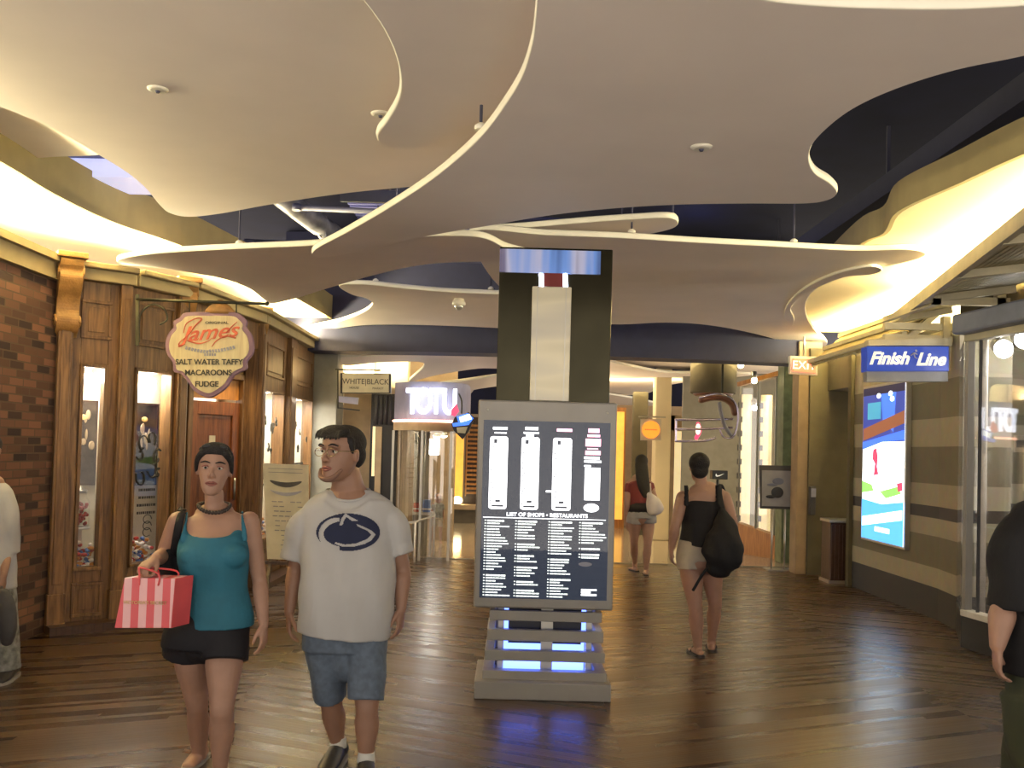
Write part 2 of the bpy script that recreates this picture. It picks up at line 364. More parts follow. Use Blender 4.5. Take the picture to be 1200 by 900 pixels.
def catmull(pts, sub=6, closed=True):
    n = len(pts); out = []
    for i in range(n if closed else n-1):
        g = lambda k: pts[k % n] if closed else pts[max(0, min(n-1, k))]
        p0, p1, p2, p3 = map(V, (g(i-1), g(i), g(i+1), g(i+2)))
        for j in range(sub):
            t = j/sub
            out.append(.5*((2*p1)+(p2-p0)*t+(2*p0-5*p1+4*p2-p3)*t*t+(3*p1-p0-3*p2+p3)*t**3))
    if not closed: out.append(V(pts[-1]))
    return out

def area(name, loc, d, size, energy, col, sizey=None, spread=None):
    l = bpy.data.lights.new(name, 'AREA'); l.energy = energy; l.color = col; l.size = size
    if sizey: l.shape = 'RECTANGLE'; l.size_y = sizey
    if spread: l.spread = spread
    o = bpy.data.objects.new(name, l); C.objects.link(o); o.location = loc
    o.rotation_euler = V(d).to_track_quat('-Z', 'Y').to_euler(); return o
def barlight(name, a, b, z, d, w, energy, col):
    a = V((a[0], a[1], z)); b = V((b[0], b[1], z)); t = (b-a); L = t.length; t.normalize()
    l = bpy.data.lights.new(name, 'AREA'); l.shape = 'RECTANGLE'; l.size = L; l.size_y = w; l.energy = energy*L; l.color = col
    o = bpy.data.objects.new(name, l); C.objects.link(o)
    zax = -V(d).normalized(); zax = (zax-t*zax.dot(t)).normalized(); y = zax.cross(t)
    c = (a+b)/2
    o.matrix_world = Matrix(((t.x, y.x, zax.x, c.x), (t.y, y.y, zax.y, c.y), (t.z, y.z, zax.z, c.z), (0, 0, 0, 1))); return o
def point(name, loc, energy, col, r=.08):
    l = bpy.data.lights.new(name, 'POINT'); l.energy = energy; l.color = col; l.shadow_soft_size = r
    o = bpy.data.objects.new(name, l); C.objects.link(o); o.location = loc; return o
def spot(name, loc, d, energy, col, ang=80, r=.06):
    l = bpy.data.lights.new(name, 'SPOT'); l.energy = energy; l.color = col; l.spot_size = math.radians(ang); l.spot_blend = .8; l.shadow_soft_size = r
    o = bpy.data.objects.new(name, l); C.objects.link(o); o.location = loc; o.rotation_euler = V(d).to_track_quat('-Z', 'Y').to_euler(); return o
WARM = (1, .72, .33); WHT = (1, .93, .80); BLU = (.25, .32, 1)
S = dict(kind='structure')

# ------------------------------------------------------------------ setting: floor, ceiling, bulkhead
o = MB().box(-7, 9, -3, 14.0, -.1, 0).build('floor', 'floor'); tag(o, 'brown plank floor laid in wide chevrons', 'floor', **S)
o = MB().box(-7, 9, 14.12, 31, -.1, 0).build('floor_tiles', 'tile'); tag(o, 'pale polished tile floor beyond the planks', 'floor', **S)
o = MB().box(-7, 9, 14.0, 14.12, -.1, .006).build('trim_1', 'threshold'); tag(o, 'dark threshold strip between planks and tiles', 'floor trim', **S)
o = MB().box(-7, 9, -3, 31, 4.7, 4.8).build('ceiling', 'navy'); tag(o, 'dark navy ceiling high above the hung panels', 'ceiling', **S)
# curved bulkhead
pts = []
for i in range(25):
    t = i/24; x = -3.3+7.4*t; pts.append(V((x, 13.35-.35*math.sin(PI*t), 2.985)))
b = MB(); b.prism(pts+[p+V((0, .5, 0)) for p in pts[::-1]], (0, 0, 1.7))
o = b.build('beam', 'beam'); tag(o, 'dark blue curved bulkhead spanning the hall', 'beam', **S)

# ------------------------------------------------------------------ hung ceiling panels
def panel(px, z, label, th=.05, sub=6, slant=None, rods=(), trim=.007, m='plate', smooth=True):
    pts = [Pz(x, y, z) for x, y in px] if not slant else [P(x, y, slant(y)) for x, y in px]
    pts = catmull(pts, sub) if smooth else pts
    c = sum(pts, V((0, 0, 0)))/len(pts)
    t = thing('ceiling_panel', label, 'ceiling panel', (c.x, c.y, z), 'curved panels hung under the ceiling')
    MB().prism(pts, (0, 0, th)).build('panel', m, t)
    b = MB(); b.tube([(p+V((0, 0, th/2)), trim, th/2) for p in pts[::1]], seg=8, sub=1, closed=True, ref=V((0, 0, 1)))  # added bead, its paler colour stands for light caught on the edge
    b.build('edge_highlight', 'rim', t, label='rounded edge bead coloured paler for the light it catches')
    for (x, y) in rods:
        p = Pz(x, y, z); MB().cyl(p+V((0, 0, th)), V((p.x, p.y, 4.7)), .008, 8).build('hanger_rod', 'pipe', t)
        MB().lathe((p.x, p.y, z+th), [(0, .03), (.02, .03), (.035, .012)], 12).build('rod_cap', 'rim', t)
    return t
panel([(-260, 60), (-60, 105), (0, 125), (60, 150), (110, 178), (150, 203), (172, 222), (188, 241), (200, 250), (222, 254), (260, 250), (320, 239), (400, 227), (480, 219), (560, 212), (640, 190), (700, 120), (720, -60), (640, -400), (200, -480), (-300, -400), (-480, -100)],
      3.42, 'large broad panel filling the upper left, with a rounded lower corner over the dark gap', rods=((278, 200),))
panel([(424, -4), (448, 28), (465, 62), (472, 95), (468, 120), (455, 143), (444, 158), (448, 168), (470, 175), (500, 171), (530, 155), (562, 140), (600, 122), (680, 60), (720, -60), (660, -300), (480, -330), (350, -160), (395, -40)],
      3.27, 'small hooked panel whose pale rim curls down between the two largest panels', trim=.014, rods=((640, 20),))
panel([(633, -30), (629, 20), (624, 55), (612, 92), (592, 125), (568, 157), (538, 186), (500, 216), (452, 247), (405, 274), (370, 293), (370, 301), (400, 299), (460, 285), (520, 273), (570, 265), (640, 253), (710, 245), (790, 240), (870, 238.5), (940, 238.5), (968, 235), (980, 227), (972, 216), (955, 205), (947, 190), (950, 172), (968, 151), (1000, 127), (1050, 104), (1120, 82), (1210, 63), (1330, 30), (1330, 0), (1250, 4), (1180, 9), (1110, 12), (1030, 11), (960, 8), (900, 2), (860, -12), (800, -80), (760, -220), (700, -300), (650, -160)],
      3.10, 'largest panel, sweeping from a pointed tip above the directory to the upper right', rods=((563, 165), (1000, 12)))
panel([(575, 271), (620, 267), (690, 261), (750, 257), (784, 256), (794, 262), (784, 269), (750, 276), (700, 282), (640, 285), (590, 280)], 3.46, 'slim blade-shaped panel just above the top of the steel column', rods=((788, 262),))
panel([(140, 305), (180, 298), (260, 293), (370, 288), (450, 281), (516, 277), (564, 279), (592, 291), (620, 300), (600, 306), (540, 307), (490, 311), (440, 322), (390, 336), (345, 350), (318, 356), (308, 350), (292, 338), (262, 327), (220, 319), (175, 313), (145, 310)],
      3.19, 'wing-shaped panel with its pointed tip over the candy shop front', rods=((280, 294), (500, 278)))
panel([(556, 271), (640, 276), (720, 279), (820, 285), (900, 289), (1000, 294), (1062, 293), (1084, 298), (1070, 305), (1035, 313), (990, 322), (957, 338), (944, 355), (945, 372), (955, 388), (969, 403), (955, 408), (925, 402), (880, 390), (830, 381), (780, 378), (715, 380), (640, 372), (590, 340), (560, 300)],
      3.32, 'wide panel behind the steel column with a hooked right edge against the glowing cove', rods=((740, 281), (930, 292)))
# arc-shaped lower lip under the previous one
panel([(1033, 317), (1020, 313), (985, 320), (955, 332), (935, 345), (922, 360), (920, 372), (927, 382), (930, 374), (926, 362), (938, 348), (960, 336), (990, 325), (1020, 322)], 3.28, 'thin crescent panel hooked over the right end of the wide panel', th=.03)
panel([(398, 335), (430, 334), (480, 339), (530, 343), (600, 346), (650, 350), (650, 386), (600, 385), (500, 381), (430, 381), (385, 386), (345, 389), (365, 384), (398, 377), (425, 367), (437, 357), (430, 350), (412, 345)],
      3.30, 'forked panel seen below the wing-shaped panel, left of the steel column', rods=((440, 336), (575, 345)))
# beyond the bulkhead
SL = lambda v: 13.72+(v-408)*.019
panel([(395, 420), (440, 417), (520, 411), (600, 408), (600, 430), (560, 432), (520, 438), (498, 443), (480, 448), (486, 441), (497, 430), (490, 424), (440, 425), (405, 428)], 3.2, 'forked far panel beyond the blue bulkhead above the lit white sign', slant=SL)
panel([(512, 452), (545, 447), (600, 440), (600, 449), (560, 456), (530, 462), (520, 458)], 3.15, 'small far panel between the lit white sign and the column', slant=lambda v: 14.6+(v-440)*.02)
panel([(520, 466), (546, 457), (550, 452), (556, 455), (548, 464), (532, 471), (522, 473)], 3.1, 'tiny hooked far panel just above the tilted blue sign', slant=lambda v: 14.8+(v-450)*.02)
panel([(690, 409), (760, 410), (840, 415), (900, 424), (950, 434), (900, 438), (820, 435), (760, 430), (700, 422)], 3.25, 'far panel directly beyond the right half of the bulkhead')
panel([(690, 422), (730, 428), (780, 437), (850, 438), (880, 440), (830, 445), (780, 452), (755, 462), (720, 462), (690, 455)], 3.12, 'far panel with a pale lower rim above the round orange sign')
panel([(690, 462), (730, 465), (765, 472), (778, 477), (750, 482), (700, 480)], 3.05, 'farthest small panel right of the column near the round orange sign')
# small fittings on the panels
def puck(x, y, z, label):
    p = Pz(x, y, z); t = thing('sprinkler_cap', label, 'sprinkler cap', (p.x, p.y, z), 'round caps set in the ceiling panels')
    MB().lathe((p.x, p.y, z-.012), [(0, .035), (.006, .05), (.012, .052)], 24).build('disc', 'rim', t)
    MB().lathe((p.x, p.y, z-.022), [(0, .008), (.012, .014)], 12).build('nozzle', 'pipe', t)
puck(185, 104, 3.42, 'small round cap in the large upper left panel')
puck(822, 172, 3.10, 'small round cap in the largest panel at the upper right')
puck(446, 133, 3.42, 'small round cap beside the hooked rim of the small panel')
p = Pz(538, 350, 3.30); t = thing('security_camera', 'small dome camera hanging under the forked panel', 'camera', (p.x, p.y, 3.30))
MB().lathe((p.x, p.y, 3.22), [(0, .07), (.03, .075), (.08, .05)], 24).build('mount', 'rim', t)
MB().ell((p.x, p.y, 3.215), (.05, .05, .045)).build('dome', 'steel', t)

# ------------------------------------------------------------------ things up in the dark ceiling
t = thing('cable_tray', 'long dark steel tray running along the right side under the ceiling', 'cable tray', (3.4, 8, 3.95))
b = MB(); b.box(3.15, 3.6, 3.5, 13, 3.92, 3.96); b.box(3.15, 3.18, 3.5, 13, 3.96, 4.1); b.box(3.57, 3.6, 3.5, 13, 3.96, 4.1); b.build('tray', 'tray', t)
MB().tube([(V((3.66, 3.5, 3.9)), .018), (V((3.66, 8.2, 3.9)), .018), (V((3.68, 8.5, 3.86)), .018), (V((3.62, 8.8, 3.9)), .018), (V((3.66, 13, 3.9)), .018)], seg=10, sub=5).build('conduit', 'pipe', t)
for y in (5, 8.5, 12): MB().box(3.36, 3.39, y, y+.03, 4.1, 4.7).build('strut', 'tray', t)
def pipe(pts, r, label):
    t = thing('ceiling_pipe', label, 'pipe', pts[0])
    MB().tube([(V(p), r) for p in pts], seg=12, sub=1, flat=True).build('pipe', 'pipe', t)
    for k in (0, -1): MB().lathe(V(pts[k])-V((0, 0, .03)), [(0, r*1.7), (.06, r*1.7)], 12).build('fitting', 'pipe', t)
    for f in (.3, .7):
        q = V(pts[0]).lerp(V(pts[-1]), f); MB().cyl(q, V((q.x, q.y, 4.7)), .008, 6).build('hanger', 'pipe', t)
a = Pz(348, 243, 3.95); pipe([tuple(a), (a.x+3.2, a.y+.3, 3.95)], .028, 'pale horizontal sprinkler pipe over the gap left of the largest panel')
pipe([(-3.0, 10.5, 3.9), (3.0, 10.8, 3.9)], .04, 'thin pipe crossing the dark gap behind the wide panel')
pipe([(-2.6, 12.0, 4.1), (2.9, 12.2, 4.1)], .05, 'thick pipe close to the blue bulkhead')
t = thing('air_duct', 'blue lit square duct with a pale lower face over the candy shop corner', 'air duct', (-3.6, 8.0, 3.8))
a = Pz(66, 206, 3.72); c = Pz(182, 206, 3.72)
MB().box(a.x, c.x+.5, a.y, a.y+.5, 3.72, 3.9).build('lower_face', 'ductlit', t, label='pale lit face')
b = MB(); b.box(a.x+.05, c.x+.5, a.y-.9, a.y, 3.86, 4.3); b.build('duct_body', 'duct', t, bevel=.02)
t = thing('flexible_duct', 'ribbed slanting duct in the dark gap above the wing-shaped panel', 'air duct', (-2.6, 9.5, 4.1))
b = MB(); b.tube([(V((-2.9, 9.0, 4.5)), .12), (V((-2.6, 9.2, 4.3)), .12), (V((-2.3, 9.6, 4.1)), .12), (V((-2.0, 10.4, 3.95)), .12)], seg=18, sub=6); b.build('duct_body', 'foil', t)
b = MB()
for i in range(14): b.tube([(V((-2.9+.065*i, 9.0+.09*i, 4.52-.042*i))+V((0, .125*math.cos(a), .125*math.sin(a))), .008) for a in [k*PI/6 for k in range(12)]], seg=6, sub=1, closed=True, ref=V((1, 0, 0)))
b.build('duct_rib', 'pipe', t)
t = thing('ceiling_louver', 'dark blue slatted louver high behind the largest panel tip', 'louver', (-1.3, 9.3, 4.2))
b = MB(); a = Pz(405, 235, 4.15)
for i in range(10): b.box(a.x, a.x+1.5, a.y+.12*i, a.y+.12*i+.05, 4.15, 4.2)
b.build('slats', 'duct', t)
MB().box(a.x-.05, a.x+1.55, a.y-.05, a.y, 4.13, 4.25).build('louver_frame', 'tray', t)
# crumpled wrapped duct upper right
t = thing('wrapped_duct', 'grey foil wrapped duct at the upper right beside the cable tray', 'air duct', (4.2, 6.5, 4.1))
b = MB()
pp = []
for i in range(14): pp.append((V((4.35+.06*math.sin(i*1.7), 4.0+.45*i, 4.12+.05*math.sin(i*2.3))), .38+.05*math.sin(i*2.9), .26+.04*math.cos(i*3.1)))
b.tube(pp, seg=28, sub=3)
for v in b.bm.verts: v.co += V((math.sin(v.co.y*23+v.co.z*31), 0, math.sin(v.co.x*27+v.co.y*19)))*.02
b.build('duct_body', 'foil', t)
# pale streaked hung panel at the far upper left
o = panel([(-150, 118), (0, 118), (70, 140), (125, 170), (118, 181), (60, 184), (0, 189), (-160, 200)], 3.62, 'pale panel peeping out at the far upper left behind the large broad one')

# ------------------------------------------------------------------ LEFT: soffit, fascia, facade
inL = [Pz(x, y, 3.45) for x, y in ((-330, 20), (-150, 110), (0, 190), (60, 226), (130, 259), (225, 293))]
inL = [V((p.x, p.y, 3.45)) for p in inL] + [V((-2.75, 11.2, 3.45)), V((-2.62, 13.3, 3.45))]
sm = catmull(inL, 6, False)
b = MB(); b.prism(sm+[V((-3.6, 13.3, 3.45)), V((-3.7, 10.9, 3.45)), V((-7, 10.9, 3.45)), V((-7, 3, 3.45)), V((-7, sm[0].y, 3.45))], (0, 0, .06))
o = b.build('soffit_left', 'cream'); tag(o, 'cream soffit glowing over the left shop fronts', 'soffit', **S)
b = MB()
for i in range(len(sm)-1):
    p, q = sm[i]-V((0, 0, .012)), sm[i+1]-V((0, 0, .012)); d = V((.035, 0, 0))
    b.quadbox([p, q, q+d, p+d]+[w+V((0, 0, .33)) for w in (p, q, q+d, p+d)])
o = b.build('fascia_left', 'olive'); tag(o, 'curved olive fascia edging the left soffit', 'fascia', **S)

o = MB().box(-7.0, -3.7, 10.6, 10.8, 2.9, 3.9).build('wall_left_cove', 'cream'); tag(o, 'cream wall at the back of the left cove', 'wall', **S)
F0, F1, F2, F3, F4 = (-3.91, 8.0), (-3.44, 8.4), (-3.17, 9.0), (-2.92, 10.7), (-2.93, 14.0)
D0, D1 = (-3.52, 10.15), (-3.06, 10.75)
# brick wall
fB = frame((-3.86, 3.2), F0); LB = flen((-3.86, 3.2), F0)
o = MB().fbox(fB, 0, LB, 0, 2.98, -.3, 0).build('wall_left', 'brick'); tag(o, 'dark mottled brick wall at the far left', 'wall', **S)
b = MB(); b.fbox(fB, 0, LB, 2.98, 3.12, -.3, .05); b.fbox(fB, 0, LB, 3.12, 3.18, -.02, .10)
o = b.build('trim_2', 'trimc'); tag(o, 'beige cornice above the brick wall', 'cornice', **S)
# wooden shopfront
shop = thing('wall_wood', 'stained oak candy shop front with panels, pilasters and windows', 'wall', (-3.6, 9, 0), **S)
wz0, wz1 = .50, 2.30
def wallpiece(fr, L, wins, name='panelling', top=3.02, m='wood', par=None):
    b = MB(); u = 0
    for (a, c) in wins:
        b.fbox(fr, u, a, 0, top, -.14, 0)
        b.fbox(fr, a, c, 0, wz0, -.14, 0); b.fbox(fr, a, c, wz1, top, -.14, 0); u = c
    b.fbox(fr, u, L, 0, top, -.14, 0)
    b.build(name, m, par or shop, bevel=.006)
def mould(fr, a, c, z0, z1, w=.03, d=.02, m='wood', name='raised_moulding'):
    b = MB(); b.fbox(fr, a, c, z0, z0+w, 0, d); b.fbox(fr, a, c, z1-w, z1, 0, d); b.fbox(fr, a, a+w, z0+w, z1-w, 0, d); b.fbox(fr, c-w, c, z0+w, z1-w, 0, d)
    b.fbox(fr, a+w*2, c-w*2, z0+w*2, z1-w*2, 0, d*.6)
    b.build(name, m, shop, bevel=.005)
fA = frame(F0, F1); LA = flen(F0, F1)
fC = frame(F1, F2); LC = flen(F1, F2)
fD = frame(F2, D0); LD = flen(F2, D0)
fE = frame(D0, D1); LE = flen(D0, D1)
fG = frame(D1, F3); LG = flen(D1, F3)
fH = frame(F3, F4); LH = flen(F3, F4)
wallpiece(fA, LA, [(.20, .43)])
wallpiece(fC, LC, [(.06, .52)])
wallpiece(fH, LH, [(.30, 1.25), (1.85, 2.98)])
b = MB(); b.fbox(fD, 0, LD, 0, 3.02, -.12, 0); b.build('panelling', 'wood', shop)
b = MB(); b.fbox(fE, 0, LE, 2.42, 3.02, -.12, 0); b.build('panelling', 'wood', shop)
# pilasters
def pil(fr, a, c, d=.06, z1=3.02):
    b = MB(); b.fbox(fr, a, c, .0, z1, 0, d); b.fbox(fr, a-.015, c+.015, 0, .32, 0, d+.02); b.fbox(fr, a+.02, c-.02, .4, z1-.12, d, d+.012)
    b.build('pilaster', 'wood', shop, bevel=.008)
pil(fA, .0, .12); pil(fA, LA-.11, LA-.01); pil(fC, LC-.12, LC); pil(fH, 0, .14); pil(fH, 1.38, 1.7); pil(fH, 3.08, 3.28)
mould(fA, .19, .45, 2.52, 2.86); mould(fA, .19, .45, .10, .40); mould(fC, .06, .52, 2.5, 2.9); mould(fC, .08, .50, .10, .40)
mould(fH, .35, 1.2, 2.45, 2.85); mould(fH, 1.9, 2.9, 2.45, 2.85); mould(fH, .35, 1.2, .1, .4); mould(fH, 1.9, 2.9, .1, .4)
# base step
b = MB()
for fr, L in ((fA, LA), (fC, LC), (fH, LH)): b.fbox(fr, -.02, L+.02, 0, .07, .02, .22)
b.build('base_step', 'darkwood', shop)
b = MB()
for fr, L in ((fA, LA), (fC, LC)): b.fbox(fr, -.01, L+.01, 3.02, 3.12, -.14, .10); b.fbox(fr, -.01, L+.01, 3.12, 3.17, .04, .16)
fX = frame(F2, F3); LX = flen(F2, F3)
b.fbox(fX, 0, LX, 3.02, 3.12, -.3, .10); b.fbox(fX, 0, LX, 3.12, 3.17, .04, .16)
b.fbox(fH, 0, LH, 3.02, 3.12, -.14, .10); b.fbox(fH, 0, LH, 3.12, 3.17, .04, .16)
b.build('cornice', 'trimc', shop, bevel=.01)
b = MB(); b.fbox(fX, .0, LX, 2.72, 3.02, -.25, 0); b.build('transom_beam', 'wood', shop, bevel=.01)
# windows
def window(n, fr, a, c, label, D=.5, ext=.02):
    w = thing('window_%d' % n, label, 'window', fp(fr, (a+c)/2, wz0), **S)
    b = MB(); t_ = .03
    b.fbox(fr, a, a+t_, wz0, wz1, -.10, .02); b.fbox(fr, c-t_, c, wz0, wz1, -.10, .02); b.fbox(fr, a, c, wz0, wz0+t_, -.10, .03); b.fbox(fr, a, c, wz1-t_, wz1, -.10, .02)
    b.build('window_frame', 'wood', w, bevel=.004)
    MB().fbox(fr, a+t_, c-t_, wz0+t_, wz1-t_, -.045, -.039).build('pane', 'glass', w)
    # lined display box behind
    b = MB(); b.fbox(fr, a-.12, c+max(.25, ext), wz0-.02, wz1+.02, -D-.02, -D); b.fbox(fr, a-.02, a, wz0, wz1, -D, -.14); b.fbox(fr, c+ext-.02, c+ext, wz0, wz1, -D, -.14); b.fbox(fr, a-.02, c+ext, wz0-.02, wz0, -D, -.10); b.fbox(fr, a-.02, c+ext, wz1, wz1+.02, -D, -.10)
    b.build('display_lining', 'display', w)
    q = fp(fr, (a+c)/2, wz1-.03, -.2)
    l = area('display_light', q, (0, 0, -1), (c-a)*.7, 15*(c-a)/.4, WHT, .25)
    return w
window(1, fA, .20, .43, 'narrow front window left of the oval hanging sign, nearest the brick', .5, .2)
window(2, fC, .06, .52, 'angled window behind the shopping bag, beside the shop door', .28, .35)
window(3, fH, .30, 1.25, 'narrow window just past the shop door')
window(4, fH, 1.85, 2.98, 'last window of the oak shop front before the grey pillar')
# display contents
def picture(fr, a, c, z0, z1, n, label):
    t = thing('framed_picture', label, 'picture', fp(fr, (a+c)/2, z0, n))
    b = MB(); w = .02; b.fbox(fr, a, c, z0, z0+w, n, n+.02); b.fbox(fr, a, c, z1-w, z1, n, n+.02); b.fbox(fr, a, a+w, z0, z1, n, n+.02); b.fbox(fr, c-w, c, z0, z1, n, n+.02); b.build('picture_frame', 'darkwood', t)
    MB().fbox(fr, a+w, c-w, z0+w, z1-w, n, n+.01).build('print', 'picdark', t)
    b = MB()
    o_, u_, n_ = fr
    for k in range(6):
        cc = fp(fr, a+w+.03+(c-a-2*w-.06)*random.random(), z0+(z1-z0)*(.45+.4*random.random()), n+.012)
        b.ell(cc, (.012+.02*random.random(), .004, .03+.04*random.random()), Matrix.Rotation(math.atan2(u_.y, u_.x), 4, 'Z'), 10)
    tag(b.build('pale_shapes', 'beigew', t), kind='stuff'); MB().ell(fp(fr, (a+c)/2-.03, z0+(z1-z0)*.80, n+.014), (.04, .004, .025), Matrix.Rotation(math.atan2(u_.y, u_.x), 4, 'Z'), 12).build('gold_shape', 'picgold', t)
picture(fA, .30, .51, 1.22, 2.0, -.49, 'dark framed photograph hanging in the window nearest the brick')
picture(fC, .34, .62, 1.22, 2.0, -.27, 'dark framed photograph in the angled window beside the door')
picture(fH, .35, .8, 1.3, 2.0, -.49, 'dark framed picture in the narrow window past the shop door')
def jar(fr, a, n, z, label):
    c = fp(fr, a, z, n)
    t = thing('candy_jar', label, 'jar', c, 'glass candy jars in the shop windows')
    b = MB(); b.lathe(c, [(0, .07), (.01, .085), (.22, .085), (.27, .055), (.30, .055)], 24); b.build('jar_body', 'glass', t)
    b = MB()
    for k in range(60):
        r = .07*math.sqrt(random.random()); a_ = random.random()*6.28
        b.ell(c+V((r*math.cos(a_), r*math.sin(a_), .02+.19*random.random())), .016, seg=6)
    b.build('sweets', 'candyr', t)
    MB().lathe(c+V((0, 0, .30)), [(0, .06), (.03, .062), (.035, .02), (.06, .022), (.065, .01)], 20).build('lid', 'steel', t)
jar(fA, .31, -.26, .86, 'tall glass jar of red sweets in the window nearest the brick')
def pedestal(fr, a, n, z0, z1, label):
    c = fp(fr, a, z0, n); t = thing('display_stand', label, 'display stand', c)
    MB().lathe(c, [(0, .09), (.02, .09), (.03, .03), (z1-z0-.03, .03), (z1-z0-.02, .095), (z1-z0, .095)], 20).build('stand', 'white', t)
pedestal(fA, .31, -.26, .50, .86, 'white round stand under the candy jar in the window')
def candy(fr, a, c, z, label, n=46):
    t = None
    o_, u_, n_ = fr
    ms = ['candyr', 'candyb', 'candyw', 'candyo']
    t = thing('candy_pile', label, 'candy', fp(fr, (a+c)/2, z, -.25), kind='stuff')
    for k, m in enumerate(ms):
        b = MB()
        for i in range(n//2):
            p = fp(fr, a+(c-a)*random.random(), z+.015+.20*random.random()**2, -.12-.13*random.random())
            b.ell(p, (.03, .018, .018), Matrix.Rotation(random.random()*3, 4, 'Z') @ Matrix.Rotation(random.random()*3, 4, 'X'), 8)
        b.build('wrapped_sweets', m, t)
candy(fA, .22, .41, wz0+.01, 'heap of wrapped sweets at the foot of the window nearest the brick')
candy(fC, .09, .49, wz0+.01, 'heap of wrapped sweets at the foot of the angled window', 60)
candy(fH, .33, 1.2, wz0+.01, 'heap of wrapped sweets in the window past the shop door', 60)
# black decorative lettering on window 2, 3, 4 glass (illegible swirls and short lines)
def swirls(fr, a, c, z0, z1, n, parent_label, seed):
    rnd = random.Random(seed)
    t = thing('window_decal', parent_label, 'decal', fp(fr, (a+c)/2, z0, n))
    b = MB()
    for k in range(7):
        x = a+(c-a)*rnd.random(); z = z0+(z1-z0)*(.55+.4*rnd.random()); r = .03+.05*rnd.random(); ph = rnd.random()*6
        b.tube([(fp(fr, x+r*(1-j/9)*math.cos(ph+j*.7), z+1.3*r*(1-j/12)*math.sin(ph+j*.7), n), .005+.006*rnd.random()) for j in range(8)], seg=6, sub=3)
    tag(b.build('swirl_pattern', 'ink', t), kind='stuff')
    b = MB()
    for k in range(4):
        z = z0+(z1-z0)*(.44-.07*k); w = (c-a)*(.45+.4*rnd.random())/2; m_ = (a+c)/2; x = m_-w
        while x < m_+w: 
            l_ = .01+.02*rnd.random(); b.fbox(fr, x, min(x+l_, m_+w), z-.012, z+.012, n-.001, n+.001); x += l_+.007
    for k in range(3):
        x = (a+c)/2+.02; z = z0+(z1-z0)*(.05+.06*k); b.tube([(fp(fr, x+.05*math.cos(j*.9), z+.04*math.sin(j*.9), n), .004) for j in range(7)], seg=6, sub=3)
    tag(b.build('small_lines', 'ink', t), kind='stuff')
swirls(fC, .12, .46, .75, 1.75, -.036, 'black swirls and small lines on the glass of the angled window', 3)
swirls(fH, .36, 1.15, .9, 2.0, -.036, 'black swirls on the glass just past the shop door', 5)
swirls(fH, 1.95, 2.9, .9, 2.0, -.036, 'black swirls on the glass of the last oak window', 8)
# pendant bulbs visible in windows 2 and 4
for fr, a, lb in ((fC, .46, 'round white lamp glowing at the top of the angled window'), (fH, 2.3, 'white lamp glowing at the top of the last oak window'), (fA, .33, 'small lamp at the top of the window nearest the brick')):
    c = fp(fr, a, wz1-.10, -.20); t = thing('display_lamp', lb, 'lamp', c)
    MB().ell(c, .042).build('bulb', 'lampw', t); MB().cyl(c+V((0, 0, .03)), c+V((0, 0, .09)), .02, 12).build('socket', 'steel', t)
# door
d = thing('door_1', 'mahogany shop door with a glazed upper panel behind the woman in blue', 'door', fp(fE, LE/2, 0), **S)
b = MB(); b.fbox(fE, 0, .06, 0, 2.42, -.10, .03); b.fbox(fE, LE-.06, LE, 0, 2.42, -.10, .03); b.fbox(fE, 0, LE, 2.36, 2.42, -.10, .03); b.build('door_frame', 'wood', d, bevel=.005)
b = MB(); b.fbox(fE, .06, .15, 0, 2.1, -.07, -.02); b.fbox(fE, LE-.15, LE-.06, 0, 2.1, -.07, -.02); b.fbox(fE, .15, LE-.15, 0, .75, -.07, -.02); b.fbox(fE, .15, LE-.15, 1.95, 2.1, -.07, -.02); b.fbox(fE, .15, LE-.15, .75, 1.95, -.06, -.05); b.build('door_leaf', 'reddoor', d, bevel=.004)
MB().fbox(fE, .17, LE-.17, .78, 1.92, -.048, -.044).build('door_pane', 'glass', d)
MB().fbox(fE, .06, LE-.06, 2.13, 2.36, -.06, -.05).build('transom_panel', 'orangewood', d)
b = MB(); b.cyl(fp(fE, LE-.11, 1.0, 0), fp(fE, LE-.11, 1.25, 0), .012, 10); b.build('door_handle', 'steel', d)
c = fp(fE, LE/2, 1.62, -.01); t = thing('notice_card', 'small pale notice card on the mahogany shop door', 'notice', c)
MB().fbox(fE, LE/2-.06, LE/2+.02, 1.5, 1.72, -.044, -.040).build('card', 'signwhite', t)
spot('door_light', fp(fE, LE/2, 2.7, .35), (-.1, .25, -1), 30, WARM, 90)

# corbels
def corbel(px, py, Y, lab, s=1.0):
    c = P(px, py, Y)
    t = thing('corbel', lab, 'corbel', (c.x, c.y, 2.55), 'carved wooden corbels under the lit cornice')
    u = V((.83, .55, 0)); n = V((.55, -.83, 0)).normalized()
    prof = [(0, 0), (.24, 0), (.25, -.05), (.22, -.10), (.24, -.16), (.20, -.24), (.13, -.32), (.10, -.42), (.13, -.50), (.10, -.58), (.03, -.62), (0, -.60)]
    pr = catmull([V((a*s, z*s, 0)) for a, z in prof], 4)
    zt = 3.16
    pts = [V((c.x, c.y, zt))+n*q.x+V((0, 0, q.y))-u*.09*s for q in pr]
    MB().prism(pts, u*.18*s).build('corbel_body', 'corbel', t, bevel=.01)
    b = MB(); b.fbox((V((c.x, c.y, 0))-u*.12*s, u, n), 0, .24*s, zt, zt+.05, -.02, .29*s); b.build('corbel_cap', 'corbel', t, bevel=.008)
    for sd in (-1, 1):
        for (a0, z0, r0) in ((.14, -.12, .085), (.07, -.52, .055)):
            b = MB(); b.tube([(V((c.x, c.y, zt))+u*sd*.095*s+n*(a0+r0*(1-j/14)*math.cos(j*.8))*s+V((0, 0, (z0+r0*(1-j/14)*math.sin(j*.8))*s)), .012*s) for j in range(12)], seg=8, sub=3)
            b.build('scroll', 'corbel', t)
corbel(80, 300, 8.05, 'carved scroll corbel on the corner pilaster beside the brick wall')
